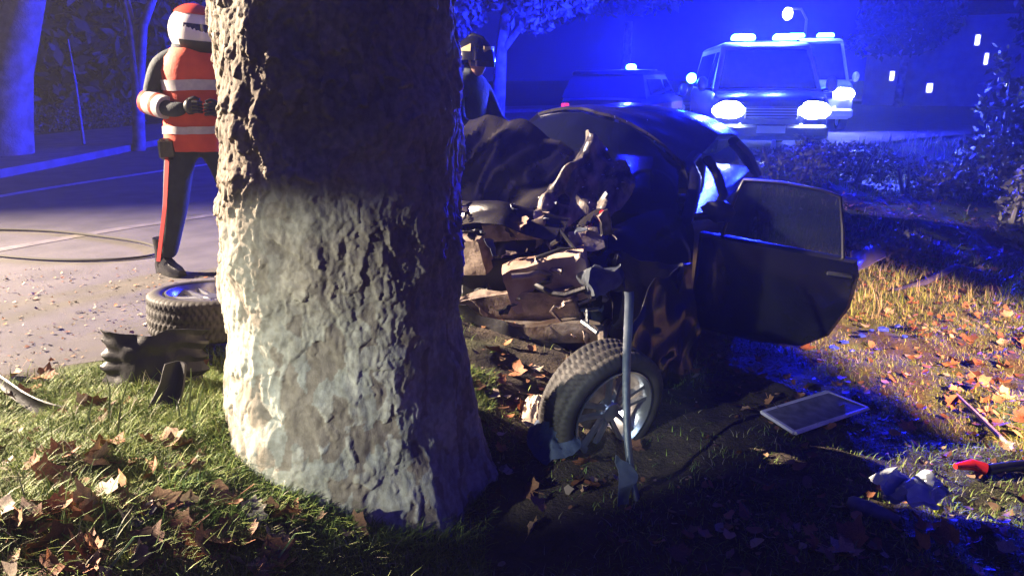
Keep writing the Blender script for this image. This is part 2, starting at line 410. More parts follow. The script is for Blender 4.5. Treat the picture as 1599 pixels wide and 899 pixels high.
g = lambda u, v: tuple(gnd(u, v, 0))[:2]
far_line = [g(-260, 352), g(0, 307), g(120, 287), g(330, 256), g(520, 232), g(760, 207)]
struct(line_from(far_line, .16, 'road_edge_line', M['paint_line']))
struct(line_from([g(-200, 428), g(0, 390), g(170, 360), g(330, 336), g(520, 310)], .14, 'road_seam', M['seam'], .004))

# ------------------------------------------------------------------ the plane tree in front
TX, TY = -.69, 2.9
def trunk_mesh():
    nt_, nz = 580, 540
    th = np.linspace(0, 2*np.pi, nt_, endpoint=False)
    zz = np.linspace(-.55, 2.15, nz)
    T, Z = np.meshgrid(th, zz, indexing='ij')
    rad = np.interp(Z, [-.55, -.3, -.1, .1, .35, .7, 1.1, 1.6, 2.2], [.70, .58, .525, .492, .464, .445, .43, .41, .405])
    lob = 1+.035*np.sin(3*T+.6+Z*.5)+.02*np.sin(5*T-1.2+Z*.9)
    roots = np.clip((.15-Z)/.7, 0, 1)**1.5*(.10*np.sin(5*T+.4)+.06*np.sin(8*T+2))
    cx = TX+np.interp(Z, [-.5, .5, 1.6, 2.2], [-.0, .01, .035, .05]); Rr = rad*lob*(1+roots)
    X = np.cos(T); Y = np.sin(T)
    P = np.stack([X*Rr, Y*Rr, Z], -1).reshape(-1, 3)
    warp = np.stack([fbm(P*7, 2, 21), fbm(P*7, 2, 31), fbm(P*7, 2, 41)], 1)
    # long rough flakes above, broader plates low down
    low = sstep(-(P[:, 2]), -.75, -.25)
    w2 = np.stack([fbm(P*24, 2, 22), fbm(P*24, 2, 32), fbm(P*24, 2, 42)], 1)
    Q = P+warp*.03+w2*np.array((.010, .010, .022))
    d1, d2, c1, z1 = cells(Q/np.array((.030, .030, .092)), 5)
    e1, e2, c2, z2 = cells(Q/np.array((.052, .052, .11)), 15)
    f1, f2, c3, z3 = cells((P+w2*.008)/np.array((.013, .013, .030)), 25)
    n_r = 1-np.abs(fbm(Q*np.array((30, 30, 8.5)), 3, 91))       # fibrous vertical ridges
    flake1 = c1**1.2*(.55-.9*z1); flake2 = c2**1.4*(.5-.8*z2); flake3 = c3*(.5-.8*z3)
    rough = .016*flake1+.0065*flake3+.007*n_r
    plates = .0085*flake2+.0035*flake3*(c2 > .35)+.0035*n_r+.0025*flake1
    big = .024*fbm(P*2.6, 3, 51)+.010*fbm(P*np.array((11, 11, 6)), 3, 71)
    patch = sstep(fbm(P*3.1, 3, 61), -.25, .45)          # smooth shed areas among rough ones
    mixf = np.clip(low*.75+patch*.30, 0, 1)
    smoothp = sstep(fbm(P*np.array((6, 6, 4)), 2, 65), .15, .5)*low
    disp = (rough*(1-mixf)+plates*mixf)*(1-.65*smoothp)+big
    r2 = Rr.reshape(-1)+disp
    V = np.stack([cx.reshape(-1)+X.reshape(-1)*r2, TY+Y.reshape(-1)*r2, Z.reshape(-1)], 1)
    # bark colours follow the plates that have been shed
    ca = np.array((.33, .275, .21)); cb = np.array((.20, .165, .13)); cc = np.array((.52, .49, .40)); cd = np.array((.42, .41, .345))
    k1 = c1[:, None]; k2 = c2[:, None]; m = mixf[:, None]
    up = ca*(k1)+cb*(1-k1)
    lo_ = np.where(k2 > .62, cc, np.where(k2 > .3, cd, ca*.9))
    col = up*(1-m)+lo_*m
    col *= (1+.22*fbm(P*5, 3, 81)+.16*fbm(P*26, 2, 85)*m[:, 0])[:, None]
    i2 = np.arange(nt_*nz).reshape(nt_, nz); nxt = np.roll(i2, -1, axis=0)
    Fq = np.stack([i2[:, :-1], nxt[:, :-1], nxt[:, 1:], i2[:, 1:]], -1).reshape(-1, 4)
    return np_mesh('trunk', V, Fq, M['bark'], True, np.clip(col, .03, .8))
def leaf_cloud(blobs, n, size, seed, flat=.7):
    r = np.random.default_rng(seed); V = np.zeros((0, 3)); vol = np.array([b[1][0]*b[1][1]*b[1][2] for b in blobs]); vol = vol/vol.sum()
    ks = r.choice(len(blobs), n, p=vol); c = np.array([b[0] for b in blobs])[ks]; ra = np.array([b[1] for b in blobs])[ks]
    d = r.normal(size=(n, 3)); d /= np.linalg.norm(d, axis=1)[:, None]; rr = r.random(n)**.42
    C = c+d*ra*rr[:, None]
    keep = vnoise(C*1.6/np.mean(ra), seed) > -.32; C = C[keep]; n = len(C)
    a = r.normal(size=(n, 3)); a /= np.linalg.norm(a, axis=1)[:, None]; b = np.cross(a, r.normal(size=(n, 3))); b /= np.linalg.norm(b, axis=1)[:, None]
    s_ = size*(.6+.8*r.random(n))[:, None]
    V = np.stack([C-a*s_, C+b*s_*.45, C+a*s_, C-b*s_*.45], 1).reshape(-1, 3)
    F_ = np.arange(4*n).reshape(n, 4); return V, F_
tree = thing('plane_tree', 'thick plane tree trunk with flaking mottled bark that the wrecked car struck', 'tree', (0, 0, 0))
link('trunk', trunk_mesh(), tree)
mb = MB()
mb.tube([(TX+.05, TY, 2.1), (TX+.02, TY, 3.2), (TX+.1, TY+.1, 4.6), (TX-.1, TY+.3, 6.2)], [.42, .37, .27, .12], 20)
for (dx, dy, dz, r_) in ((-1.8, .6, 2.6, .15), (1.9, .8, 2.4, .16), (.4, -1.7, 2.6, .13), (-.5, 2.0, 2.9, .14)):
    mb.tube([(TX, TY, 3.6), (TX+dx*.4, TY+dy*.4, 3.6+dz*.4), (TX+dx, TY+dy, 3.6+dz)], [r_*1.25, r_, r_*.35], 10)
mb.build('limb', M['trunk_far'], tree)
V, Fq = leaf_cloud([((TX+dx, TY+dy, 6.3+dz), (1.3, 1.3, .9)) for dx, dy, dz in ((-1.8, .6, 0), (1.9, .8, -.1), (.4, -1.7, .1), (-.5, 2, .3), (0, .2, .7))], 3500, .10, 3)
link('crown', np_mesh('crown', V, Fq, M['foliage']), tree)

# ------------------------------------------------------------------ wheels
def tyre_mesh(Rt=.315, wd=.205, rr=.222, seg=300):
    prof = []                                       # (radius, z, is_tread)
    hw = wd/2
    prof += [(rr, -hw*.62, 0), (rr+.012, -hw*.9, 0), (rr+.04, -hw*1.03, 0), (Rt-.035, -hw*1.0, 0), (Rt-.014, -hw*.93, 1)]
    for k in range(15): prof.append((Rt-.004*abs((k-7)/7)**2, hw*.84*(k-7)/7, 2))
    prof += [(Rt-.014, hw*.93, 1), (Rt-.035, hw*1.0, 0), (rr+.04, hw*1.03, 0), (rr+.012, hw*.9, 0), (rr, hw*.62, 0)]
    V = []; n = len(prof)
    for k in range(seg):
        a = 2*math.pi*k/seg
        for q, (r_, z, t) in enumerate(prof):
            if t == 2:
                j = q-5
                if j in (3, 7, 11): r_ -= .008
                ph = (k+int(abs(j-7)*1.3)) % 5
                if ph >= 4 and j not in (6, 8): r_ -= .010
            elif t == 1 and k % 5 >= 4: r_ -= .008
            V.append((r_*math.cos(a), r_*math.sin(a), z))
    ii = np.arange(seg*n).reshape(seg, n); nx_ = np.roll(ii, -1, 0); i3 = np.roll(ii, -1, 1); n3 = np.roll(nx_, -1, 1)
    return np_mesh('tyre', V, np.stack([ii, nx_, n3, i3], -1).reshape(-1, 4), M['rubber'], False)
def wheel_parts(parent, mtx, spokes=5, name_prefix=''):
    t = link('tyre', WHEEL['tyre'], parent); t.matrix_local = mtx
    r_ = link('rim', WHEEL['rim'], parent); r_.matrix_local = mtx
    for k in range(spokes):
        s_ = link('spoke', WHEEL['spoke'], r_); s_.matrix_local = Matrix.Rotation(2*math.pi*k/spokes, 4, 'Z')
    h = link('hub', WHEEL['hub'], r_); d_ = link('brake_disc', WHEEL['disc'], r_)
    return t
WHEEL = {'tyre': tyre_mesh()}
mb = MB(); mb.lathe([(.226, -.09), (.226, -.075), (.205, -.06), (.195, .02), (.207, .07), (.226, .085), (.229, .098), (.221, .1), (.2, .078), (.185, .02), (.195, -.075), (.215, -.092)], 64); WHEEL['rim'] = mb.mesh('rim', M['alloy'])
mb = MB()
for s_ in (-1, 1):
    mb.loft([[(x, s_*(.012+x*.13)+dy*w_, z+dz) for dy, dz in ((-1, 0), (1, 0), (.7, .022), (-.7, .022))] for x, w_, z in ((.03, .016, .045), (.09, .013, .052), (.15, .012, .055), (.207, .015, .062))])
WHEEL['spoke'] = mb.mesh('spoke', M['alloy'])
mb = MB(); mb.lathe([(.001, .03), (.062, .03), (.06, .06), (.045, .074), (.001, .076)], 24, False); WHEEL['hub'] = mb.mesh('hub', M['alloy'])
mb = MB(); mb.lathe([(.03, -.02), (.135, -.02), (.135, .0), (.03, .0)], 32); WHEEL['disc'] = mb.mesh('brake_disc', M['metal_raw'])

# ------------------------------------------------------------------ wrecked car   (local x forward, y left, z up)
CF = Vector((-.45, -.893, 0)).normalized(); CL = Vector((-CF.y, CF.x, 0))
car = thing('wrecked_car', 'wrecked black car with crushed front end and driver door open against the plane tree', 'car')
CM = Matrix((( CF.x, CL.x, 0, .37), (CF.y, CL.y, 0, 5.15), (0, 0, 1, -.45), (0, 0, 0, 1))) @ Matrix.Rotation(R(-3), 4, 'X')
car.matrix_world = CM
def crumple(p, amp, freq=5, seed=0):
    p = Vector(p); q = p*freq+Vector((seed*3.1, seed*5.7, seed)); n = mnoise.noise_vector(q)+.5*mnoise.noise_vector(q*2.3)
    return p+Vector(n)*amp
# lower body shell: lofted sections from tail to torn front
def section(x, hw, zb, zt, crown=.03, n=9):
    half = [(hw*.86, zb), (hw*.97, zb+.05), (hw, zb+.2), (hw*1.0, zb+(zt-zb)*.55), (hw*.985, zt-.10), (hw*.95, zt-.02), (hw*.80, zt+crown*.4), (0, zt+crown)]
    pts = [(x, y, z) for y, z in half]+[(x, -y, z) for y, z in half[-2::-1]]
    return pts
secs = [(-3.25, .62, .42, .84, .02), (-3.18, .74, .32, .92, .02), (-2.9, .82, .24, .95, .02), (-2.2, .855, .2, .945, .02), (-1.2, .865, .2, .93, .02), (-.35, .865, .2, .925, .02), (-.05, .86, .2, .94, .02)]
mb = MB(); mb.loft([section(*s_) for s_ in secs], cap=True); mb.build('body', M['car_black'], car)
# roof: crowned sheet, front left corner pushed down
def roof_fn(u, v):
    x = -.68-1.75*u; y = (v-.5)*1.22
    z = 1.535-.09*(2*abs(v-.5))**3-.05*max(0, u-.6)/.4
    f = max(0, 1-u/.5); left = max(0, (v-.30)/.70)
    z -= .30*(left**1.7)*(.35+.65*f)
    x += .10*(1-(2*(v-.5))**2)*(1-u)
    p = crumple((x, y, z), .015*f+.004, 4, 2)
    return p
mb = MB(); mb.grid(roof_fn, 22, 26, .02); mb.build('roof', M['car_dusty'], car)
# pillars
def pillar(pts, r_=.035, m='car_black'):
    mb = MB(); mb.tube(pts, r_, 8, True, (1, .7)); return mb.build('pillar', M[m], car)
LA = [(.02, .80, .92), (-.22, .765, 1.04), (-.46, .71, 1.14), (-.70, .60, 1.21), (-.9, .6, 1.25)]
pillar(LA, .042)
pillar([(.02, -.80, .92), (-.35, -.72, 1.22), (-.72, -.60, 1.45)], .042)
pillar([(-1.15, .80, .92), (-1.2, .72, 1.08), (-1.26, .61, 1.19)], .045)
pillar([(-1.15, -.80, .92), (-1.2, -.72, 1.2), (-1.28, -.62, 1.46)], .045)
pillar([(-2.75, .78, .92), (-2.55, .70, 1.12), (-2.35, .60, 1.25)], .06)
pillar([(-2.75, -.78, .92), (-2.55, -.70, 1.2), (-2.35, -.60, 1.44)], .06)
tr = MB(); tr.tube([Vector(p)+Vector((.012, .045, .0)) for p in LA], .010, 6); tr.build('window_trim', M['chrome'], car)
# windscreen, crazed, between the pillars
def screen_fn(u, v):
    yb = (v-.5)*1.5; bot = Vector((.06+.16*(1-(2*v-1)**2), yb, .95))
    t = Vector(roof_fn(0, .04+v*.92)); t.x += .02; t.z -= .02
    p = bot.lerp(t, u); bulge = math.sin(u*math.pi)*.06
    return crumple(p+Vector((bulge, 0, bulge*.5)), .012, 3.5, 4)
mb = MB(); mb.grid(screen_fn, 22, 26, .006); ws = mb.build('windscreen', M['glass_dark'], car)
# side and rear glass
def quad_sheet(name, a, b, c, d, m, parent=car, n=6, bulge=.03, thick=.005):
    a, b, c, d = map(Vector, (a, b, c, d)); nn = (b-a).cross(d-a).normalized()
    mb = MB(); mb.grid(lambda u, v: (a.lerp(b, u)).lerp(d.lerp(c, u), v)+nn*bulge*math.sin(u*math.pi)*math.sin(v*math.pi), n, n, thick)
    return mb.build(name, M[m], parent)
quad_sheet('side_window', (-1.2, .80, .93), (-2.6, .80, .93), (-2.42, .61, 1.24), (-1.27, .62, 1.19), 'glass_tint')
quad_sheet('side_window', (-.1, -.81, .93), (-2.6, -.80, .93), (-2.42, -.63, 1.42), (-.75, -.63, 1.42), 'glass_tint', bulge=-.03)
quad_sheet('rear_window', (-3.0, -.7, .94), (-3.0, .7, .94), (-2.45, .55, 1.38), (-2.45, -.55, 1.42), 'glass_tint')
# interior
mb = MB(); mb.grid(lambda u, v: (-.12-.42*u, (v-.5)*1.5, .97+.06*math.sin(u*math.pi)-.12*u*u+.03*math.sin(v*6)), 8, 14, .05); mb.build('dashboard', M['seat'], car)
for y in (.38, -.38):
    mb = MB(); mb.box((-1.0, y, .52), (.52, .48, .16), None, (1, .95), .05); mb.box((-1.28, y, .88), (.16, .48, .66), Matrix.Rotation(R(-14), 3, 'Y'), (1, .85), .06); mb.box((-1.38, y, 1.24), (.1, .26, .16), None, (1, .9), .04)
    mb.build('seat', M['seat'], car)
mb = MB(); mb.lathe([(.18+.014*math.cos(a), .014*math.sin(a)) for a in [k*math.pi/4 for k in range(8)]], 28); mb.tube([(-.18, 0, 0), (.18, 0, 0)], .016, 6); mb.tube([(0, 0, 0), (0, -.18, 0)], .016, 6)
sw = mb.build('steering_wheel', M['plastic'], car); sw.matrix_local = Matrix.Translation((-.62, .38, .98)) @ Matrix.Rotation(R(-65), 4, 'Y')
# bonnet buckled upward in two folds against the windscreen
def crease(p, amp, freq, seed):                    # sharp straight folds of crumpled sheet metal
    p = Vector(p); rr = random.Random(seed); k = 0; wq = mnoise.noise_vector(p*freq*.5)*.10
    for o_ in range(5):
        d = Vector((rr.gauss(0, 1), rr.gauss(0, 1), rr.gauss(0, 1))).normalized(); f_ = freq*rr.uniform(.35, 1.0)
        t = (d.dot(p+wq)*f_+rr.random()) % 1; k += (abs(2*t-1)-.5)*2/(1+.4*o_)
    return p+Vector((.6, .1, .8))*amp*k
def bonnet_fn(u, v):
    y = -.76+1.14*v                                # viewer's left part only, the rest is folded under
    x = .06+.74*u
    fold = 1-abs(2*u-.9)**1.15                      # sharp tent-like fold line
    z = .90+.66*max(fold, -.2)*(1-.60*v**2.4)-.20*u
    z += .05*abs(math.sin(u*7+v*3))
    x -= .26*fold*(1-.6*v)
    return crease(crumple((x, y, z), .010, 4, 8), .026, 5.0, 3)
mb = MB(); mb.grid(bonnet_fn, 46, 52, .006); mb.build('bonnet', M['car_dusty'], car, ang=24)
def bonnet_edge(u, v):                             # torn, pleated edge of the folded sheet
    y = .08+.36*v+.06*math.sin(u*6+1); z = 1.42-.62*u-.24*v*v+.02*math.sin(v*9)
    x = .16+.64*u+.09*mnoise.noise(Vector((v*2.4, u*1.6, 3)))+.10*abs(mnoise.noise(Vector((v*2.6+.9*u, u*2.6, 9))))
    return crease(crumple((x, y, z), .02, 7, 5), .022, 8, 6)
mb = MB(); mb.grid(bonnet_edge, 34, 40, .004); mb.build('bonnet_fold', M['scraped'], car, ang=22)
def fold2(u, v):
    y = -.66+.95*u; x = .72+.16*math.sin(u*3)+.10*v; z = .98+.11*math.sin(u*2.6)-.14*v*v-.05*u
    return crease((x, y, z), .03, 5, 12)
mb = MB(); mb.grid(fold2, 30, 10, .006); mb.build('bonnet_lip', M['car_dusty'], car, ang=28)
# left front wing, dented, sweeping from A pillar forward
def wing_fn(u, v):
    x = -.02+.86*u; a = v*1.5
    y = .86-.10*u-.42*(1-math.cos(a))*(.5+.5*u)-.10*u*u; z = .42+.56*math.sin(a)-.16*u*u*v
    hole = max(0, 1-math.hypot((x-.62)/.36, (z-.34)/.40))
    return crease(crumple((x, y-hole*.12, z), .01+.02*u, 3.6, 6), .004+.02*u*u, 4, 17)
mb = MB(); mb.grid(wing_fn, 28, 24, .006); mb.build('front_wing', M['car_black'], car, ang=35)
mb = MB(); mb.blob((-.03, .985, 1.0), (.05, .105, .07), 3, .12); mb.tube([(.0, .84, .95), (-.02, .93, .97)], .025, 6); mb.build('wing_mirror', M['plastic'], car)
# engine bay pieces
def lump(name, c, d, rot, m, cr=.02, freq=9, seed=1, bev=.02, ang=30):
    mb = MB()
    rm = Matrix.Rotation(R(rot[0]), 3, 'X') @ Matrix.Rotation(R(rot[1]), 3, 'Y') @ Matrix.Rotation(R(rot[2]), 3, 'Z')
    n = 7
    for ax in range(3):
        for sg in (-1, 1):
            def f(u, v, ax=ax, sg=sg):
                q = [0, 0, 0]; q[ax] = sg*.5; o_ = [i for i in range(3) if i != ax]
                q[o_[0]] = (u-.5)*sg; q[o_[1]] = v-.5
                p = Vector((q[0]*d[0], q[1]*d[1], q[2]*d[2]))
                k = 1-.10*(abs(q[0])**4+abs(q[1])**4+abs(q[2])**4)*8/3
                return crumple(rm @ (p*k)+Vector(c), cr, freq, seed)
            mb.grid(f, n, n)
    me = mb.mesh(name, M[m], True, ang)
    return link(name, me, car)
lump('engine_block', (.56, .02, .56), (.52, .82, .42), (8, 12, 5), 'plastic', .03, 5, 1)
lump('engine_cover', (.88, .24, .64), (.13, .52, .30), (16, 20, 14), 'engine_rust', .022, 7, 2)
lump('gearbox', (.86, -.34, .70), (.16, .36, .24), (14, 12, -8), 'engine', .022, 8, 3)
lump('battery', (.72, .40, .86), (.16, .20, .14), (20, -10, 12), 'metal_raw', .02, 9, 4)
lump('intake_manifold', (.80, -.02, .90), (.14, .40, .12), (12, 10, 4), 'engine', .02, 9, 5)
lump('headlight_unit', (.93, .58, .70), (.18, .20, .13), (24, -18, 40), 'plastic_grey', .05, 8, 6)
lump('radiator', (.92, -.02, .42), (.07, .95, .22), (12, 18, 6), 'engine', .03, 7, 7)
lump('bumper_beam', (.98, .0, .30), (.10, 1.25, .12), (8, 10, 8), 'metal_raw', .05, 4, 8)
lump('subframe', (.55, .0, .27), (.7, 1.2, .12), (0, 0, 0), 'plastic', .03, 5, 9)
for k in range(9):                                 # pipes and harness
    rr = random.Random(k); p0 = Vector((.75+rr.random()*.25, -.6+1.15*rr.random(), .5+.45*rr.random())); pts = [p0]
    for q in range(5): pts.append(pts[-1]+Vector((rr.uniform(-.05, .09), rr.uniform(-.14, .14), rr.uniform(-.10, .06))))
    mb = MB(); mb.tube(pts, rr.choice((.008, .012, .018)), 6); mb.build('hose', M[rr.choice(('plastic', 'metal_raw', 'plastic_grey'))], car)
for k in range(64):                                # torn brackets and shards of sheet
    rr = random.Random(100+k); c = Vector((.86+rr.uniform(-.12, .22), rr.uniform(-.62, .66), rr.uniform(.36, 1.02))); s_ = rr.uniform(.015, .06)
    mb = MB(); ax = Vector((rr.gauss(0, 1), rr.gauss(0, 1), rr.gauss(0, 1))).normalized(); bx_ = ax.cross(Vector((.3, .2, 1))).normalized()
    mb.grid(lambda u, v: crumple(c+ax*(u-.5)*s_*2.2+bx_*(v-.5)*s_*(1.2-u), .03, 16, k), 8, 6, .003)
    mb.build('torn_bracket', M[rr.choice(('metal_raw', 'engine', 'plastic', 'plastic_grey', 'engine_rust', 'scraped'))], car, ang=25)
lump('indicator_lens', (.70, .47, 1.02), (.03, .03, .06), (0, 10, 0), 'red', .004, 9, 3)
lump('wing_stay', (.80, .52, 1.0), (.03, .07, .12), (10, 20, 30), 'scraped', .03, 9, 13)
# hanging black fascia, undertray and arch pieces that close the front down to the ground
def hang(name, x0, x1, y0, y1, z0, z1, m, seed, amp=.045, bow=.1):
    mb = MB(); mb.grid(lambda u, v: crease(crumple((x0+(x1-x0)*v+bow*math.sin(u*3.1), y0+(y1-y0)*u, z1+(z0-z1)*v+.05*math.sin(u*5+seed)), .03, 5, seed), amp, 5.5, seed), 30, 20, .005)
    return mb.build(name, M[m], car, ang=24)
hang('bumper_fascia', .98, 1.12, -.75, .62, -.02, .34, 'plastic', 31)
hang('undertray', .70, .85, -.7, .75, -.03, .42, 'plastic', 32)
hang('inner_arch', .62, .72, .30, .95, .0, .80, 'plastic', 33, .05, .05)
def arch_fn(u, v):                                 # torn wing hanging behind and beside the wheel
    a = u*1.9; return crease(crumple((.52+.85*u, .98-.10*math.sin(a)+.10*v, .80-.22*u*u-.78*v*(.75+.25*math.sin(a))), .03, 4, 35), .035, 5, 36)
mb = MB(); mb.grid(arch_fn, 26, 22, .005); mb.build('torn_wing', M['car_black'], car, ang=24)
# glass crumbs along the roof edge and the crazed screen
def crumbs(n, fn, size, seed):
    r_ = random.Random(seed); mb = MB()
    for k in range(n):
        p = Vector(fn(r_)); s_ = size*(.4+1.3*r_.random()**3)
        q = [p+Vector((r_.uniform(-1, 1), r_.uniform(-1, 1), r_.uniform(-.2, 1)))*s_ for _ in range(4)]
        mb.add(q, [(0, 1, 2), (0, 2, 3), (0, 3, 1), (1, 3, 2)])
    return mb
gc = crumbs(300, lambda r_: Vector(roof_fn(r_.random()*.28, r_.random()**.8))+Vector((0, 0, .006)), .0085, 5).build('glass_crumbs', M['glass_bits'], car, False); gc['kind'] = 'stuff'
gc = crumbs(110, lambda r_: Vector(bonnet_edge(r_.random(), r_.random()))+Vector((0, 0, .012)), .009, 6).build('glass_crumbs', M['glass_bits'], car, False); gc['kind'] = 'stuff'
# driver door, swung open square to the body
door = link('door', None, car); door.location = (-.02, .87, 0)
DA = R(88)                                         # 0 = shut (pointing backwards), opens outwards
DM = Matrix.Translation((-.02, .875, 0)) @ Matrix.Rotation(-DA, 4, 'Z') @ Matrix.Diagonal((.89, 1, .90, 1))
door.matrix_local = DM
def dpan(x, z, y):                                 # door local: x<0 towards latch
    return (x, y, z)
prof = [(-.02, .30), (-.06, .25), (-.5, .22), (-.82, .25), (-.98, .36), (-1.08, .58), (-1.10, .80), (-1.07, .90), (-.6, .925), (-.02, .95)]
mb = MB(); mb.loft([[(x, y, z) for x, z in [( -.53+(px+.53)*k, .58+(pz-.58)*k) for px, pz in prof]] for y, k in ((-.055, .95), (-.045, 1), (.03, 1), (.05, .96))]); mb.build('door_panel', M['car_black'], door)
fr = [(-.17, .93), (-.20, 1.10), (-.235, 1.25), (-.27, 1.35), (-.52, 1.355), (-.78, 1.335), (-.90, 1.305), (-.95, 1.1), (-.985, .90)]
gl = [(x*.985-.005, z-.006) for x, z in fr]
mb = MB(); mb.add([(x, .0, z) for x, z in gl]+[(x, -.006, z) for x, z in gl], [tuple(range(9)), tuple(range(17, 8, -1))]); mb.build('door_window', M['glass_tint'], door, False)
mb = MB(); mb.tube([(x, 0, z) for x, z in fr], .013, 6); mb.build('window_frame', M['plastic'], door)
mb = MB(); mb.box((-.98, .06, .80), (.16, .03, .03), None, (1, 1), .008); mb.build('handle', M['plastic'], door)
# torn front wheel twisted out under the wing
wroot = link('front_wheel', None, car)
wpos = atY(940, 632, 3.3); wn = Vector((.52, -.80, -.16))
wl = CM.inverted() @ (Matrix.Translation(wpos) @ rot_to(wn, .35))
wroot.matrix_local = wl
wheel_parts(wroot, Matrix.Identity(4))
for wx, wy in ((-2.55, .76), (-2.55, -.76), (.5, -.74)):
    q = link('wheel', None, car); q.matrix_local = Matrix.Translation((wx, wy, .315)) @ Matrix.Rotation(R(-90 if wy > 0 else 90), 4, 'X'); 
    t_ = link('tyre', WHEEL['tyre'], q); link('rim', WHEEL['rim'], q)
# suspension arm stub at the torn wheel
mb = MB(); mb.tube([(.35, .5, .35), (.9, .6, .4), (1.4, .80, .32)], [.03, .03, .022], 8); mb.build('suspension_arm', M['metal_raw'], car)

# ------------------------------------------------------------------ loose pieces of the wreck
# long bent trim strip standing in front of the wheel
pts = [atY(u, v, y) for u, v, y in ((982, 455, 3.25), (978, 500, 3.15), (976, 560, 3.05), (980, 640, 2.95), (985, 700, 2.88), (992, 760, 2.82), (1003, 812, 2.76))]
cv = [Vector(p) for p in pts]
for _ in range(2):
    q = [cv[0]]
    for a_, b_ in zip(cv[:-1], cv[1:]): q += [a_*.75+b_*.25, a_*.25+b_*.75]
    cv = q+[cv[-1]]
mb = MB(); nseg = len(cv)
mb.grid(lambda u, v: cv[int(round(u*(nseg-1)))]+Vector(((v-.5)*(.046-.020*u)+.010*math.sin(u*7), -.016*math.sin(v*math.pi)+.012*v, 0)), nseg, 7, .004)
strip = mb.build('trim_strip', M['plastic_grey'], None, ang=50)
tag(strip, 'long bent grey trim strip standing in front of the twisted alloy wheel', 'trim strip')

def sheet_thing(name, corners, m, label, cat, bulge=.02, cr=.01, n=12, thick=.006, seed=1, lift=.015):
    a, b, c, d = [Vector(p)+Vector((0, 0, lift)) for p in corners]
    mb = MB(); mb.grid(lambda u, v: crumple((a.lerp(b, u)).lerp(d.lerp(c, u), v)+Vector((0, 0, bulge*math.sin(u*math.pi)*math.sin(v*math.pi))), cr, 7, seed), n, n, thick)
    return tag(mb.build(name, M[m], None, ang=30), label, cat)
og = onground
# pale framed panel lying on the right
fp = thing('framed_panel', 'rectangular grey panel with pale frame lying flat on the dark ground', 'panel')
c4 = [og(1190, 652)+Vector((0, 0, .03)), og(1290, 625)+Vector((0, 0, .05)), og(1352, 650)+Vector((0, 0, .05)), og(1240, 684)+Vector((0, 0, .03))]
mb = MB(); a, b, c, d = c4; mb.grid(lambda u, v: a.lerp(b, u).lerp(d.lerp(c, u), v), 6, 6, .008); mb.build('panel', M['panel_grey'], fp)
for p, q in ((a, b), (b, c), (c, d), (d, a)):
    mb = MB(); mb.tube([p, p.lerp(q, .5), q], .017, 6, True, (1, .6)); mb.build('frame_edge', M['frame_white'], fp)
sheet_thing('bumper_piece', [og(1325, 402), og(1340, 378)+Vector((0, 0, .08)), og(1388, 366)+Vector((0, 0, .14)), og(1385, 390)+Vector((0, 0, .05))], 'panel_violet', 'dark blue curved bumper piece in the grass beyond the open door', 'car part', .05, .015, 10, .01, 3, .05)
pts = [og(1395, 458)+Vector((0, 0, .03)), og(1440, 450)+Vector((0, 0, .04)), og(1490, 441)+Vector((0, 0, .035)), og(1535, 434)+Vector((0, 0, .04))]
mb = MB(); mb.tube(pts, [.02, .045, .04, .02], 8, True, (1, .45)); tag(mb.build('sill_strip', M['panel_violet']), 'long thin dark sill strip lying on the orange leaves', 'car part')
pts = [og(1492, 626)+Vector((0, 0, .025)), og(1520, 650)+Vector((0, 0, .03)), og(1552, 678)+Vector((0, 0, .035)), og(1582, 708)+Vector((0, 0, .02))]
mb = MB(); mb.tube(pts, [.009, .011, .012, .009], 7); tag(mb.build('stick', M['wood']), 'pale straight stick lying on the bright orange ground', 'stick')
p = og(1420, 800); mb = MB()
mb.grid(lambda u, v: crumple(Vector((p.x+(u-.5)*.20, p.y+(v-.5)*.14, p.z+.11+.05*math.sin(u*9)*math.cos(v*7))), .055, 12, 4), 22, 16, .003)
tag(mb.build('foil_sheet', M['foil'], None, ang=20), 'crumpled pale shiny sheet beside the grey cylinder in the grass', 'debris')
a_, b_ = og(1322, 792)+Vector((0, 0, .03)), og(1402, 822)+Vector((0, 0, .03))
mb = MB(); mb.tube([a_, a_.lerp(b_, .08), a_.lerp(b_, .4), a_.lerp(b_, .75), b_], [.018, .03, .033, .026, .017], 12); tag(mb.build('canister', M['panel_grey']), 'scuffed grey cylinder lying next to the crumpled pale sheet', 'debris')
p = og(1463, 802); mb = MB(); mb.blob((p.x, p.y, p.z+.03), (.024, .02, .022), 4, .15); tag(mb.build('yellow_cap', M['tennis']), 'small yellow plastic cap beside the crumpled pale sheet', 'debris')
pts = [og(1540, 742)+Vector((0, 0, .03)), og(1580, 738)+Vector((0, 0, .035)), og(1640, 732)+Vector((0, 0, .03))]
ext = thing('fallen_tool', 'dark bar with red end lying in the grass near the stick', 'tool')
mb = MB(); mb.tube(pts, .026, 10); mb.build('bar', M['plastic'], ext)
pts = [og(1490, 738)+Vector((0, 0, .035)), og(1515, 737)+Vector((0, 0, .04)), og(1537, 741)+Vector((0, 0, .03))]
mb = MB(); mb.tube(pts, [.014, .028, .03], 10); mb.build('end_cap', M['red'], ext)
for k, (u, v, s_) in enumerate(((1302, 548, .035), (1318, 540, .03), (1345, 528, .028), (1360, 520, .02), (1378, 518, .04), (1402, 514, .035), (1412, 530, .022), (1330, 552, .018))):
    p = og(u, v); mb = MB(); mb.blob((p.x, p.y, p.z+.022), (s_, s_*.7, s_*.45), k, .35, 10, 7, 3)
    tag(mb.build('blue_fragment', M['blue_plastic'], None, ang=25), 'shiny blue broken plastic fragment on the ground below the open door', 'debris', 'blue plastic fragments')
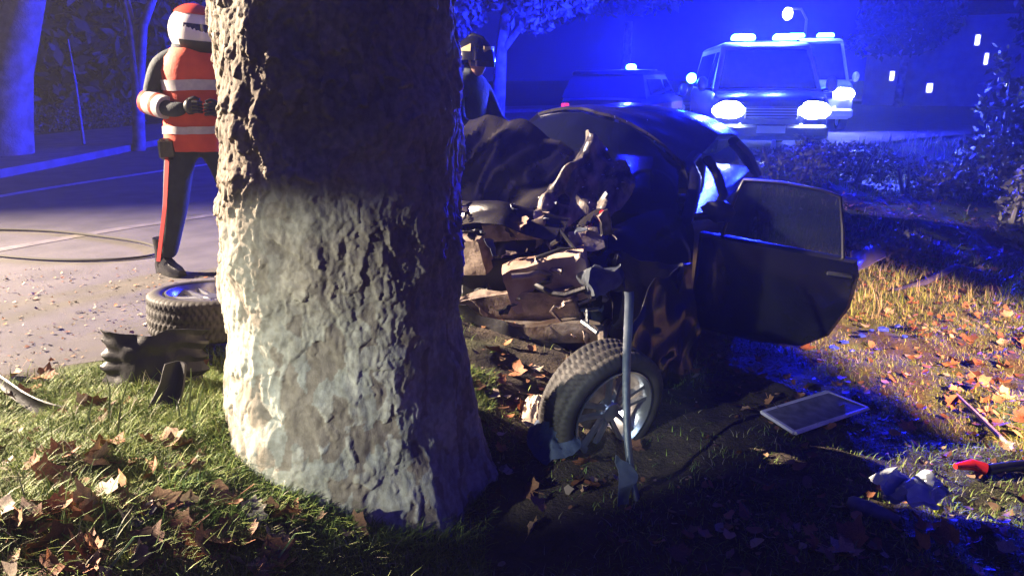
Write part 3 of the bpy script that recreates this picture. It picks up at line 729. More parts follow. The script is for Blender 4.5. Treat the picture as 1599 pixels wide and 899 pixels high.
# cloths by the front wheel
def rag(c, rx, ry, hgt, seed, m, name, label, lean=0):
    c = Vector(c)
    def f(u, v):
        a = 2*math.pi*u; q = v*(1+.28*mnoise.noise(Vector((math.cos(a)*1.4, math.sin(a)*1.4, seed))))
        k = 0; aa = 1
        for o_ in range(3): k += aa*(1-2*abs(mnoise.noise(Vector((math.cos(a)*q*2.2*1.8**o_, math.sin(a)*q*2.2*1.8**o_, seed+o_))))); aa *= .55
        return c+Vector((math.cos(a)*q*rx, math.sin(a)*q*ry, hgt*(1-v)**.8+.035*k*(1-.4*v)+lean*math.sin(a)*q))
    mb = MB(); mb.grid(f, 40, 14, .004); return tag(mb.build(name, M[m], None, ang=50), label, 'cloth')
p = og(840, 668); rag(p+Vector((0, .03, .03)), .085, .07, .07, 5, 'cloth_pale', 'pale_cloth', 'crumpled pale cloth touching the tyre of the twisted wheel', .05)
p = og(862, 705); rag(p+Vector((0, 0, .03)), .13, .10, .06, 8, 'denim', 'blue_cloth', 'dark blue crumpled cloth in front of the pale cloth by the wheel', .05)
# torn plate at the strip's foot
wp = og(978, 790); sheet_thing('torn_plate', [wp+Vector((-.015, 0, -.02)), wp+Vector((.03, .02, -.02)), wp+Vector((.045, .06, .10)), wp+Vector((-.05, .05, .19))], 'plastic_grey', 'torn grey plate standing at the foot of the bent trim strip', 'car part', .03, .03, 12, .004, 8, .02)

# detached wheel on the road edge, lying flat
lw = thing('detached_wheel', 'detached wheel with alloy rim lying flat on the road edge', 'wheel')
lp = Vector((-1.52, 3.66, 0)); lw.matrix_world = Matrix.Translation((lp.x, lp.y, .17+max(0, tz(lp.x, lp.y)))) @ Matrix.Rotation(R(-4), 4, 'X') @ Matrix.Rotation(R(2), 4, 'Y')
wheel_parts(lw, Matrix.Identity(4))
mb = MB(); mb.tube([(-.02, .1, .13), (.1, .14, .15), (.22, .10, .135)], [.022, .035, .03], 8); tag(mb.build('broken_link', M['engine']), 'broken rusty suspension link resting on the detached wheel', 'car part').location = lw.location
# black plastic arch liner and bumper corner in front of it
def liner(u, v):
    a = -1.0+2.1*u; r_ = .21+.012*math.sin(v*26)
    return crumple((-1.60+r_*1.25*math.sin(a), 3.14-.10*math.cos(a*1.2)+.05*v, -.02+.02*math.cos(a)+.24*v), .02, 8, 3)
mb = MB(); mb.grid(liner, 26, 22, .006); tag(mb.build('arch_liner', M['plastic'], None, ang=30), 'ribbed black plastic wheel arch liner crumpled below the detached wheel', 'car part')
c0 = atY(250, 650, 2.78); c1 = atY(282, 562, 2.92)
mb = MB(); mb.grid(lambda u, v: crumple(Vector(c0).lerp(Vector(c1), u)+Vector(((v-.5)*(.14-.05*u), .03*math.sin(v*math.pi)-.05*u*u, 0)), .012, 6, 9), 14, 8, .008); tag(mb.build('bumper_corner', M['plastic'], None, ang=35), 'smooth black bumper corner leaning in front of the ribbed arch liner', 'car part')
pts = [og(-40, 592)+Vector((0, 0, .10)), atY(8, 602, 2.95), atY(50, 632, 2.85), atY(100, 648, 2.8), atY(165, 652, 2.8), atY(215, 640, 2.85)]
cv2 = [Vector(p) for p in pts]
for _ in range(2):
    q = [cv2[0]]
    for a_, b_ in zip(cv2[:-1], cv2[1:]): q += [a_*.75+b_*.25, a_*.25+b_*.75]
    cv2 = q+[cv2[-1]]
n2 = len(cv2)
mb = MB(); mb.grid(lambda u, v: cv2[int(round(u*(n2-1)))]+Vector((0, .02*math.sin(v*3.1), (v-.6)*.075*(.35+.65*math.sin(.3+u*2.4)))), n2, 7, .006); tag(mb.build('bumper_strip', M['plastic'], None, ang=40), 'long curved black bumper strip lying at the road edge in the grass', 'car part')

# ------------------------------------------------------------------ hose on the road
pts = [g(-80, 392), g(0, 402), g(90, 409), g(180, 408), g(240, 402), g(255, 392), g(225, 380), g(150, 370), g(70, 361), g(-80, 360)]
P = smooth_line(np.array(pts), 3); mb = MB(); mb.tube([(p[0], p[1], .014) for p in P], .016, 7, True, (1, .7)); tag(mb.build('fire_hose', M['hose']), 'thin dark hose looping across the asphalt behind the standing person', 'hose')

# ------------------------------------------------------------------ people
def skin_body(name, joints, edges, m, parent):
    me = bpy.data.meshes.new(name); keys = list(joints)
    me.from_pydata([joints[k][0] for k in keys], [(keys.index(a), keys.index(b)) for a, b in edges], []); me.materials.append(m)
    o = link(name, me, parent); md = o.modifiers.new('skin', 'SKIN'); md.use_smooth_shade = True
    for i, k in enumerate(keys):
        r_ = joints[k][1]; me.skin_vertices[0].data[i].radius = r_ if hasattr(r_, '__len__') else (r_, r_)
        me.skin_vertices[0].data[i].use_root = (k == 'pelvis')
    s_ = o.modifiers.new('sub', 'SUBSURF'); s_.levels = 2; s_.render_levels = 2
    return o
def boot(parent, foot, ang, m):
    mb = MB(); ca, sa = math.cos(ang), math.sin(ang); rings = []
    for x, hw, zt, zb in ((-.10, .030, .10, .02), (-.085, .042, .13, 0), (-.04, .045, .14, 0), (.02, .045, .115, 0), (.08, .050, .08, 0), (.14, .046, .065, 0), (.18, .030, .05, .012)):
        rings.append([(foot[0]+x*ca-y*sa, foot[1]+x*sa+y*ca, foot[2]+z) for y, z in ((-hw, zb), (hw, zb), (hw*1.02, zb*.5+zt*.5), (hw*.6, zt), (-hw*.6, zt), (-hw*1.02, zb*.5+zt*.5))])
    mb.loft(rings)
    mb.tube([(foot[0]-.05*ca, foot[1]-.05*sa, foot[2]+.05), (foot[0]-.04*ca, foot[1]-.04*sa, foot[2]+.16), (foot[0]-.035*ca, foot[1]-.035*sa, foot[2]+.25)], [.05, .05, .058], 12)
    o = mb.build('boot', m, parent); return o
def ell(c, a, b, n=24, rot=0, z=None, tilt=0):
    out = []
    for k in range(n):
        t = 2*math.pi*k/n; x = a*math.cos(t); y = b*math.sin(t)
        out.append((c[0]+x*math.cos(rot)-y*math.sin(rot), c[1]+x*math.sin(rot)+y*math.cos(rot), c[2]+tilt*x))
    return out
# person in the orange vest: local x = their left, -y = facing
pp = thing('person', 'person in orange reflective vest and dark trousers with red stripe beside the tree', 'person', (-2.17, 5.18, 0), R(24))
J = {'pelvis': ((.02, .0, .93), (.155, .118)), 'waist': ((.03, .0, 1.08), (.14, .11)), 'chest': ((.05, -.01, 1.28), (.15, .115)), 'neckb': ((.06, .0, 1.47), (.095, .085)), 'neck': ((.07, -.02, 1.56), .088), 'head': ((.08, -.03, 1.66), (.085, .10)),
     'lsh': ((.26, -.01, 1.40), .078), 'lel': ((.33, -.05, 1.16), .060), 'lwr': ((.22, -.24, 1.10), .045), 'lha': ((.16, -.29, 1.12), .045),
     'rsh': ((-.15, .0, 1.40), .078), 'rel': ((-.235, .0, 1.16), .062), 'rwr': ((-.10, -.19, 1.11), .052), 'rha': ((-.02, -.23, 1.13), .046),
     'lhip': ((.13, .0, .88), .10), 'lkn': ((.22, -.12, .50), .075), 'lan': ((.26, .06, .10), .055),
     'rhip': ((-.08, .0, .88), .112), 'rkn': ((-.155, -.03, .48), .088), 'ran': ((-.25, .0, .10), .062)}
E_ = [('pelvis', 'waist'), ('waist', 'chest'), ('chest', 'neckb'), ('neckb', 'neck'), ('neck', 'head'), ('neckb', 'lsh'), ('lsh', 'lel'), ('lel', 'lwr'), ('lwr', 'lha'), ('neckb', 'rsh'), ('rsh', 'rel'), ('rel', 'rwr'), ('rwr', 'rha'), ('pelvis', 'lhip'), ('lhip', 'lkn'), ('lkn', 'lan'), ('pelvis', 'rhip'), ('rhip', 'rkn'), ('rkn', 'ran')]
skin_body('body', J, E_, M['navy_cloth'], pp)
boot(pp, (-.255, -.02, 0), R(-60), M['leather']); boot(pp, (.27, .06, 0), R(-110), M['leather'])
mb = MB(); vz = [(.84, .198, .16, .02), (.90, .205, .165, .02), (1.02, .20, .168, .03), (1.14, .20, .17, .04), (1.26, .205, .178, .045), (1.36, .21, .185, .05), (1.44, .195, .175, .055), (1.505, .135, .135, .06)]
mb.loft([[crumple(p, .010, 6, 2) for p in ell((cx, -.01, z), a_, b_, 36)] for z, a_, b_, cx in vz], cap=False); mb.build('vest', M['vest'], pp)
def band(z0, z1, name='reflective_band'):
    def at_(z): return [float(np.interp(z, [q[0] for q in vz], [q[k] for q in vz])) for k in (1, 2, 3)]
    mb = MB(); mb.loft([[crumple(p, .010, 6, 2) for p in ell((at_(z)[2], -.01, z), at_(z)[0]+.008, at_(z)[1]+.008, 36)] for z in np.linspace(z0, z1, 4)], cap=False); mb.build(name, M['reflective'], pp)
band(.955, 1.005); band(1.235, 1.30)
def cuff(a, b, t0, t1, r0, m, name='sleeve_band'):
    a, b = Vector(a), Vector(b); mb = MB(); mb.tube([a.lerp(b, t0), a.lerp(b, (t0+t1)/2), a.lerp(b, t1)], [r0, r0*.99, r0*.96], 16, True); mb.build(name, m, pp)
ra, rb = J['rel'][0], J['rwr'][0]
cuff(ra, rb, .06, .34, .083, M['reflective']); cuff(ra, rb, .34, .46, .080, M['vest'], 'sleeve_cuff'); cuff(ra, rb, .46, .68, .078, M['reflective'])
cuff(ra, rb, -.08, .06, .084, M['vest'], 'sleeve_cuff')
def fist(c, s, parent, d):
    mb = MB(); mb.blob(c, (.042, .045, .05), 2, .1)
    for k in range(4):
        o_ = Vector((s*.012, -.035, .03-.02*k)); q = Vector(c)+o_
        mb.tube([q, q+Vector((d*.03, -.018, 0)), q+Vector((d*.055, -.002, -.004)), q+Vector((d*.05, .022, -.006))], [.011, .0105, .0095, .008], 8)
    q = Vector(c)+Vector((0, -.01, .045)); mb.tube([q, q+Vector((d*.03, -.02, .012)), q+Vector((d*.06, -.03, .0))], [.013, .011, .009], 8)
    return mb.build('glove', M['black_gear'], parent)
fist((-.0, -.25, 1.135), 1, pp, 1); fist((.15, -.30, 1.12), -1, pp, -1)
def leg_stripe(a, b, c, m, off):
    a, b, c = map(Vector, (a, b, c)); o_ = Vector(off); mb = MB()
    for (p, q, r0, r1) in ((a, b, .100, .086), (b, c, .086, .072)):
        mb.grid(lambda u, v, p=p, q=q, r0=r0, r1=r1: p.lerp(q, u)+o_*(r0+(r1-r0)*u)+Vector(((v-.5)*.024, -(v-.5)*.02, 0)), 8, 4, .006)
    mb.build('trouser_stripe', m, pp)
leg_stripe(J['rhip'][0], J['rkn'][0], J['ran'][0], M['stripe_red'], (-.80, -.72, 0))
mb = MB(); mb.loft([ell((.02, 0, z), .185, .145, 24) for z in (.86, .90)], cap=False); mb.build('belt', M['black_gear'], pp)
mb = MB(); mb.box((-.17, -.09, .86), (.10, .08, .14), None, (1, 1), .02); mb.build('holster', M['leather'], pp)
def crash_helmet(parent, c, rz, shell, bandm):
    hm = link('helmet', None, parent); hm.location = c; hm.rotation_euler = (R(8), 0, rz)
    def sh(u, v):
        a = 2*math.pi*u; b = .06+2.05*v; d = Vector((math.sin(a)*math.sin(b), -math.cos(a)*math.sin(b), math.cos(b)))
        k = 1+.10*max(0, -d.y)*max(0, -d.z+.35); return (d.x*.135*k, d.y*.165*k, d.z*.15)
    mb = MB(); mb.grid(sh, 40, 22, .012); mb.build('shell', shell, hm)
    def bd(u, v):
        a = 2*math.pi*u; b = .05+.80*v; d = Vector((math.sin(a)*math.sin(b), -math.cos(a)*math.sin(b), math.cos(b))); return (d.x*.152, d.y*.182, d.z*.167)
    mb = MB(); mb.grid(bd, 36, 8, .003); mb.build('crown_band', bandm, hm)
    def vs(u, v):
        a = (u-.5)*2.5; b = 1.22+.62*v; d = Vector((math.sin(a)*math.sin(b), -math.cos(a)*math.sin(b), math.cos(b))); return (d.x*.143, d.y*.178, d.z*.156)
    mb = MB(); mb.grid(vs, 22, 10, .004); mb.build('visor', M['visor'], hm)
    def ch(u, v):
        a = (u-.5)*2.9; b = 1.85+.45*v; d = Vector((math.sin(a)*math.sin(b), -math.cos(a)*math.sin(b), math.cos(b))); return (d.x*.14, d.y*.19, d.z*.158)
    mb = MB(); mb.grid(ch, 22, 8, .012); mb.build('chin_guard', M['black_gear'], hm)
    return hm
crash_helmet(pp, (.085, -.03, 1.605), R(38), M['helmet_white'], M['helmet_red']).scale = (1.03, 1.03, 1.03)
# firefighter behind the car
ff = thing('person', 'firefighter in dark helmet with pale reflectors standing behind the wrecked car', 'person', (-.38, 6.35, tz(-.38, 6.35)-.10), R(60))
zf = -.06
J2 = {'pelvis': ((0, 0, .93), (.175, .14)), 'waist': ((0, -.01, 1.08), (.17, .135)), 'chest': ((0, -.03, 1.28), (.20, .15)), 'neckb': ((0, -.04, 1.43), (.11, .10)), 'neck': ((0, -.06, 1.49), .065), 'head': ((0, -.08, 1.585), (.082, .098)),
      'lsh': ((.22, -.03, 1.34), .09), 'lel': ((.29, -.12, 1.10), .072), 'lwr': ((.18, -.34, 1.02), .056), 'lha': ((.15, -.41, 1.01), .048),
      'rsh': ((-.22, -.03, 1.34), .09), 'rel': ((-.29, -.12, 1.10), .072), 'rwr': ((-.18, -.34, 1.02), .056), 'rha': ((-.15, -.41, 1.01), .048),
      'lhip': ((.11, 0, .86), .11), 'lkn': ((.13, -.05, .48), .085), 'lan': ((.14, .02, .10), .065), 'rhip': ((-.11, 0, .86), .11), 'rkn': ((-.13, -.05, .48), .085), 'ran': ((-.14, .02, .10), .065)}
skin_body('body', J2, E_, M['navy_cloth'], ff)
boot(ff, (.14, .0, 0), R(-80), M['leather']); boot(ff, (-.14, .0, 0), R(-100), M['leather'])
hd = MB(); hd.blob((0, -.115, 1.565), (.074, .07, .105), 9, .03, 16, 12); hd.tube([(0, -.175, 1.59), (0, -.20, 1.565), (0, -.18, 1.555)], [.011, .016, .012], 8)
for s_ in (-1, 1): hd.blob((s_*.03, -.178, 1.592), (.012, .008, .008), 1, 0, 8, 6)
hd.blob((0, -.178, 1.525), (.024, .01, .008), 1, 0, 8, 6); hd.build('face', M['skin'], ff)
fh = link('helmet', None, ff); fh.location = (0, -.085, 1.60); fh.rotation_euler = (R(4), 0, 0)
def fsh(u, v):
    a = 2*math.pi*u; b = .03+1.62*v; d = Vector((math.sin(a)*math.sin(b), -math.cos(a)*math.sin(b), math.cos(b))); back = max(0, d.y)
    return (d.x*.128*(1+.12*v**4), d.y*.158*(1+.10*v**4), d.z*.165-.05*v**3*back)
mb = MB(); mb.grid(fsh, 40, 18, .012); mb.build('shell', M['helmet_dark'], fh)
mb = MB(); mb.tube([(0, -.13, .10), (0, -.07, .158), (0, .02, .178), (0, .10, .13), (0, .14, .06)], [.010, .02, .022, .018, .010], 10); mb.build('crest', M['helmet_dark'], fh)
for s_ in (-1, 1):
    mb = MB(); mb.grid(lambda u, v: (s_*(.131+.004*math.sin(u*3)), -.05+.10*u, .055+.06*v*(1-u*.8)), 8, 6, .004); mb.build('side_reflector', M['gold_tape'], fh)
mb = MB(); mb.grid(lambda u, v: (.085*math.sin((u-.5)*2.2), -.125-.03*math.cos((u-.5)*2.2), .05+.05*v), 14, 6, .005); mb.build('front_plate', M['gold_tape'], fh)
mb = MB(); mb.grid(lambda u, v: (.137*math.sin((u-.5)*2.9+math.pi), .02-.165*math.cos((u-.5)*2.9+math.pi), .03+.05*v), 18, 5, .004); mb.build('rear_reflector', M['reflective'], fh)
mb = MB(); mb.grid(lambda u, v: (.138*math.sin((u-.5)*2.6), -.172*math.cos((u-.5)*2.6)-.01, -.055+.06*v), 18, 6, .004); mb.build('visor', M['visor'], fh)
mb = MB(); mb.loft([ell((0, -.035, z), a_, b_, 28) for z, a_, b_ in ((1.0, .235, .18), (1.05, .235, .18))], cap=False); mb.build('reflective_band', M['reflective'], ff)

# ------------------------------------------------------------------ emergency vehicles (local x right when seen from front, -y forward)
def vehicle(name, label, loc, rz, wd, ln, bonnet_h, roof_h, body, top, stripe=None, van=False, lights=True, bar='full', rear=False):
    t = thing(name, label, 'emergency vehicle', (loc[0], loc[1], 0), rz, None); h = wd/2
    def sec(y, hw, zb, zt): return [(hw*.93, y, zb), (hw, y, zb+.12), (hw, y, zt-.12), (hw*.94, y, zt), (hw*.4, y, zt+.025), (-hw*.4, y, zt+.025), (-hw*.94, y, zt), (-hw, y, zt-.12), (-hw, y, zb+.12), (-hw*.93, y, zb)]
    yb = 1.0 if not van else .55
    mb = MB(); mb.loft([sec(0, h*.84, .42, bonnet_h-.22), sec(.06, h*.95, .34, bonnet_h-.12), sec(.2, h, .3, bonnet_h-.06), sec(yb, h, .28, bonnet_h+.02), sec(ln-.25, h, .3, bonnet_h+.04), sec(ln, h*.92, .42, bonnet_h-.05)]); mb.build('body', body, t)
    ys = yb-.02; rk = .70 if not van else .5
    def cab(y, hw, z): return [(hw, y, z), (-hw, y, z)]
    A = [(h*.93, ys, bonnet_h+.03), (-h*.93, ys, bonnet_h+.03)]; B = [(h*.78, ys+rk, roof_h-.05), (-h*.78, ys+rk, roof_h-.05)]
    yr = ln-.35
    mb = MB(); hw1, hw2 = h*.95, h*.80
    mb.loft([[(hw1, ys+.02, bonnet_h), (hw1, ln-.1, bonnet_h), (-hw1, ln-.1, bonnet_h), (-hw1, ys+.02, bonnet_h)], [(hw2, ys+rk, roof_h-.07), (hw2, yr, roof_h-.07), (-hw2, yr, roof_h-.07), (-hw2, ys+rk, roof_h-.07)]]); mb.build('cabin', body if not van else top, t, False)
    mb = MB(); mb.box((0, (ys+rk+yr)/2, roof_h-.03), (hw2*2+.04, yr-ys-rk+.10, .11), None, (.92, .95), .035); mb.build('roof', top, t)
    a = Vector((0, ys+.03, bonnet_h+.05)); b_ = Vector((0, ys+rk-.03, roof_h-.12)); nn = Vector((0, -(b_.z-a.z), b_.y-a.y)).normalized()*.02
    mb = MB(); mb.grid(lambda u, v: a.lerp(b_, v)+Vector(((u-.5)*2*(hw1*.9*(1-v)+hw2*.9*v), 0, 0))+nn*(1+.8*math.sin(u*math.pi)), 8, 5, .01); mb.build('windscreen', M['glass_far'], t)
    for s_ in (-1, 1):
        for y0, y1 in ((ys+.35, ys+rk+.55), (ys+rk+.65, yr-.1)):
            mb = MB(); mb.grid(lambda u, v: (s_*(hw1*(1-v)+hw2*v+.012), (y0+(y1-y0)*u)*(1-v)+(max(y0, ys+rk+.02)+(y1-.08-max(y0, ys+rk+.02))*u)*v, bonnet_h+.06+(roof_h-bonnet_h-.2)*v), 3, 3, .008); mb.build('side_window', M['glass_far'], t)
        mb = MB(); mb.blob((s_*(h+.13), ys+.15, bonnet_h+.13), (.10, .07, .13), 2, .08, 12, 9); mb.tube([(s_*h*.95, ys+.12, bonnet_h+.03), (s_*(h+.1), ys+.14, bonnet_h+.06)], .025, 6); mb.build('mirror', body, t)
        hl = MB(); hl.blob((s_*h*.70, .045, bonnet_h-.30), (.30, .08, .155), 1, .05, 16, 10); hl.build('headlight', M['headlight'] if lights else M['veh_white'], t)
        if lights:
            hl = MB(); hl.blob((s_*h*.52, -.01, .52), (.07, .03, .065), 1, .0, 12, 8); hl.build('fog_light', M['headlight'], t)
        for y in (.85, ln-.85):
            wq = link('wheel', None, t); wq.matrix_local = Matrix.Translation((s_*(h-.09), y, .34)) @ Matrix.Rotation(R(90*s_), 4, 'Y') @ Matrix.Scale(1.08, 4); link('tyre', WHEEL['tyre'], wq); link('rim', WHEEL['rim'], wq)
        if rear:
            tl = MB(); tl.box((s_*h*.82, ln+.0, bonnet_h-.22), (.16, .05, .26), None, (1, 1), .015); tl.build('tail_light', M['taillight'], t)
    mb = MB(); mb.box((0, -.0, bonnet_h-.33), (h*.9, .06, .2), None, (1, 1), .015)
    mb.build('grille', M['grille'], t)
    for k in range(4):
        mb = MB(); mb.box((0, -.035, bonnet_h-.40+.045*k), (h*.86, .02, .014)); mb.build('grille_slat', M['pole'], t)
    mb = MB(); mb.box((0, -.02, .46), (wd*.97, .16, .24), None, (1, .9), .05); mb.build('bumper', M['grille'] if body is M['veh_dark'] else body, t)
    mb = MB(); mb.box((0, -.115, .50), (.46, .015, .12)); mb.build('number_plate', M['plate'], t)
    if stripe:
        for s_ in (-1, 1):
            mb = MB(); mb.box((s_*(h+.004), ln/2+.1, bonnet_h-.2), (.006, ln-.7, .16)); mb.build('side_stripe', stripe, t)
        mb = MB(); mb.box((0, .10, bonnet_h-.14), (wd*.8, .02, .08)); mb.build('front_stripe', stripe, t)
    yl = ys+rk+.25; zl = roof_h+.04
    if bar:
        mb = MB(); mb.box((0, yl, zl), (wd*.62, .26, .04), None, (1, 1), .01); mb.build('light_bar_base', M['grille'], t)
        for k in ((-1, 1) if bar == 'full' else (0,)):
            mb = MB(); mb.box((k*wd*.19, yl, zl+.075), (wd*.22 if k else .2, .22, .11), None, (.9, .8), .03); mb.build('beacon', M['beacon'], t)
    return t
suv = vehicle('emergency_van', 'dark emergency van with white top, lit headlights and blue light bar facing the crash', SUV, R(-8), 1.92, 4.6, 1.10, 1.92, M['veh_dark'], M['veh_white'], None, True)
vehicle('ambulance', 'white ambulance with red stripe standing behind the dark emergency van', AMB, R(-10), 2.0, 5.2, 1.25, 2.35, M['veh_white'], M['veh_white'], M['veh_red'], True, True)
vehicle('patrol_car', 'dark patrol car with a single lit blue beacon beyond the wreck', PAT, R(158), 1.8, 4.3, .95, 1.46, M['veh_dark'], M['veh_dark'], M['veh_red'], False, False, 'one', True)
def beacon(name, base, rz, off, watts, aim=None, half=None):
    c, s_ = math.cos(rz), math.sin(rz); p = (base[0]+off[0]*c-off[1]*s_, base[1]+off[0]*s_+off[1]*c, off[2])
    return point(name, p, watts, BLUE, .07)
beacon('blue_beacon', SUV, R(-8), (-.35, 1.30, 2.22), BEACON)
beacon('blue_beacon', SUV, R(-8), (.35, 1.30, 2.22), BEACON)
beacon('blue_beacon', AMB, R(-10), (0, 1.0, 2.75), BEACON*.5)
beacon('blue_beacon', PAT, R(158), (0, 1.9, 1.85), BEACON*.7)
mb = MB(); mb.blob((SUV[0]-1.12, SUV[1]+1.1, 1.33), (.09, .08, .09), 1, .03, 12, 9)  # glowing ball added for the mirror's cyan light, not a separate beacon
fl = mb.build('beacon', M['beacon'], None); fl.parent = suv; fl.matrix_parent_inverse = (Matrix.Translation((SUV[0], SUV[1], 0)) @ Matrix.Rotation(R(-8), 4, 'Z')).inverted()
for s_ in (-1, 1):
    spot('headlight_beam', (SUV[0]+s_*.66, SUV[1]-.25, .80), (SUV[0]+s_*.66-1.2, SUV[1]-9, -.2), 420, (.35, .60, 1), 60, 1, .06)

# ------------------------------------------------------------------ background: hedge, trees, shrubs, lamp post, house
def bush(name, label, cat, blobs, n, size, m, seed, group=None, stem=True):
    t = thing(name, label, cat, group=group)
    V, F_ = leaf_cloud(blobs, n, size, seed); link('foliage', np_mesh('foliage', V, F_, M[m]), t)
    if stem:
        c = blobs[0][0]; mb = MB()
        for k in range(4):
            a = k*1.7; mb.tube([(c[0], c[1], tz(c[0], c[1])-.05), (c[0]+.2*math.cos(a), c[1]+.2*math.sin(a), c[2]-.2), (c[0]+.5*math.cos(a)*blobs[0][1][0], c[1]+.5*math.sin(a)*blobs[0][1][1], c[2]+blobs[0][1][2]*.5)], [.05, .035, .012], 7)
        mb.build('stem', M['trunk_far'], t)
    return t
hb = offset(FR, -3.9); hsel = [p for p in hb if 6 < p[1] < 30]
bush('low_hedge', 'low dark hedge running along the far side of the road', 'hedge', [((p[0]+(random.random()-.5)*.3, p[1], .42), (.55, .8, .38)) for p in resample(np.array(hsel), 40)], 14000, .045, 'foliage', 21, stem=False)
def far_tree(label, base, pts_list, crown, n, size, m, seed, group='trees behind the low hedge'):
    t = thing('tree', label, 'tree', group=None)
    for k, (pts, rs) in enumerate(pts_list):
        mb = MB(); mb.tube(pts, rs, 14); mb.build('trunk' if k == 0 else 'limb', M['trunk_far'], t)
    V, F_ = leaf_cloud(crown, n, size, seed); link('crown', np_mesh('crown', V, F_, M[m]), t)
    return t
def at(u, v, Y): return tuple(atY(u, v, Y))
Yb = 14.5
far_tree('thick pale trunk leaning right above the low hedge', None, [([at(8, 300, 12.5), at(8, 200, 12.5), at(14, 110, 12.5), at(40, 0, 12.5), at(62, -90, 12.5)], [.46, .40, .34, .27, .22]), ([at(14, 110, 12.5), at(-20, 0, 12.5), at(-60, -100, 12.5)], [.25, .2, .15])], [((-6.8, 13, 6.3), (2.6, 2.2, 1.7)), ((-9, 13, 6.0), (2.2, 2, 1.5))], 3000, .16, 'foliage', 31)
far_tree('slender forked tree with pale trunk standing behind the low hedge', None, [([at(217, 260, Yb), at(217, 210, Yb), at(214, 120, Yb), at(205, 40, Yb), at(196, 0, Yb), at(190, -60, Yb)], [.13, .115, .10, .085, .075, .06]), ([at(217, 215, Yb), at(219, 120, Yb), at(224, 40, Yb), at(238, 0, Yb), at(250, -60, Yb)], [.08, .08, .075, .075, .06]), ([at(206, 38, Yb), at(222, 32, Yb)], [.05, .05])], [((-7.5, 15, 5.3), (1.8, 1.6, 1.3)), ((-6.6, 15, 5.9), (1.5, 1.5, 1.2))], 2400, .15, 'foliage', 32)
mb = MB(); mb.tube([at(131, 225, 14), at(118, 130, 14), at(106, 62, 14)], [.028, .022, .014], 7); tag(mb.build('thin_pole', M['trunk_far']), 'thin leaning pole between the two pale trunks', 'pole')
for k, (x, y, r_, h_) in enumerate(((-19, 21, 4.2, 5.2), (-12.5, 24, 3.8, 5.4), (-17, 30, 5, 6), (-7.5, 31, 4.0, 5.0), (-27, 17, 5, 5.5))):
    lab = ['broad dark tree deep behind the thick leaning trunk', 'dark bushy tree deep behind the forked tree', 'large dark tree at the back of the dark wood', 'dark tree far behind the plane trunk', 'dark tree at the outer end of the dark wood'][k]
    far_tree(lab, None, [([(x, y, 0), (x+.1, y, 2), (x, y, 4)], [.25, .2, .15])], [((x, y, 2.2), (r_*.8, r_*.6, 2.1)), ((x+1, y, 4.6), (r_, r_*.7, 2.4)), ((x-1.5, y-.5, 1.2), (r_*.9, r_*.5, 1.2))], 7000, .26, 'foliage', 40+k)
far_tree('tree with drooping leafy crown lit blue beyond the firefighter', None, [([(-.4, 21, 0), (-.3, 21, 2.0), (0, 21, 4.2)], [.2, .16, .1]), ([(-.3, 21, 2.0), (1.0, 20.6, 3.6)], [.1, .05])], [((-.2, 20.5, 4.2), (1.8, 1.4, 1.3)), ((1.3, 20.3, 3.6), (1.1, 1.0, .8)), ((-1.5, 20.5, 3.3), (1.1, 1.0, 1.0)), ((.5, 20, 2.9), (.8, .7, .5))], 5200, .12, 'foliage_pale', 50)
far_tree('bare-bottomed tree standing far beyond the parked patrol car', None, [([(5.5, 38, 0), (5.6, 38, 4)], [.25, .18])], [((5.5, 38, 6.4), (4, 3, 2.2)), ((2.5, 39, 5.6), (2.5, 2, 1.6))], 4200, .28, 'foliage', 51)
far_tree('leafy tree standing beside the far house with lit windows', None, [([(19, 38, 0), (19.1, 38, 3.5)], [.22, .15])], [((19, 38, 4.4), (2.6, 2, 2.0)), ((17.5, 38, 3.4), (1.6, 1.5, 1.2))], 4200, .22, 'foliage', 52)
far_tree('tall tree rising in front of the far house with lit windows', None, [([(27, 37, 0), (27.1, 37, 3.5)], [.25, .16])], [((27, 37, 4.6), (2.8, 2, 2.2)), ((28.5, 37, 3.0), (2, 1.5, 1.6)), ((25.3, 37.5, 3.9), (1.6, 1.5, 1.2))], 5200, .22, 'foliage', 53)
bush('tall_shrub', 'tall pale shrub rising at the right border of the grass', 'shrub', [((6.35, 9.6, .8), (.5, .6, 1.0)), ((6.5, 9.7, 1.7), (.5, .5, .7)), ((7.2, 9.3, 1.4), (.8, .7, 1.2))], 5200, .055, 'foliage_pale', 60)
bush('blue_lit_shrub', 'lower bushy shrub in front of the tall pale shrub', 'shrub', [((5.65, 9.0, .25), (.40, .4, .5)), ((6.0, 8.7, .15), (.4, .4, .5))], 3000, .04, 'foliage_pale', 61)
bush('leafy_shrub', 'small leafy shrub at the foot of the tall pale shrub', 'shrub', [((5.15, 7.4, .05), (.26, .35, .5)), ((5.4, 7.3, .4), (.3, .3, .35))], 1700, .045, 'foliage_pale', 62)
for k, (u, v, Y, rx, rz_) in enumerate(((1235, 262, 8.6, .75, .30), (1320, 262, 9.6, .7, .30), (1440, 268, 8.8, .65, .28), (1400, 320, 7.0, .4, .16), (1180, 300, 7.4, .45, .16))):
    c = atY(u, v, Y); lab = ['broad low grey-green bush on the verge beside the marker post', 'low bush on the verge before the white ambulance', 'rounded low bush on the verge left of the tall shrub', 'small low plant clump on the verge beyond the dark blue bumper piece', 'small dry plant clump on the verge behind the open car door'][k]
    bush('low_bush', lab, 'bush', [((c.x, c.y, tz(c.x, c.y)+rz_*.7), (rx, rx*.7, rz_)), ((c.x+rx*.5, c.y+.2, tz(c.x, c.y)+rz_*.6), (rx*.7, rx*.6, rz_*.8))], 2600, .028, 'foliage_pale', 70+k, 'low bushes on the verge')
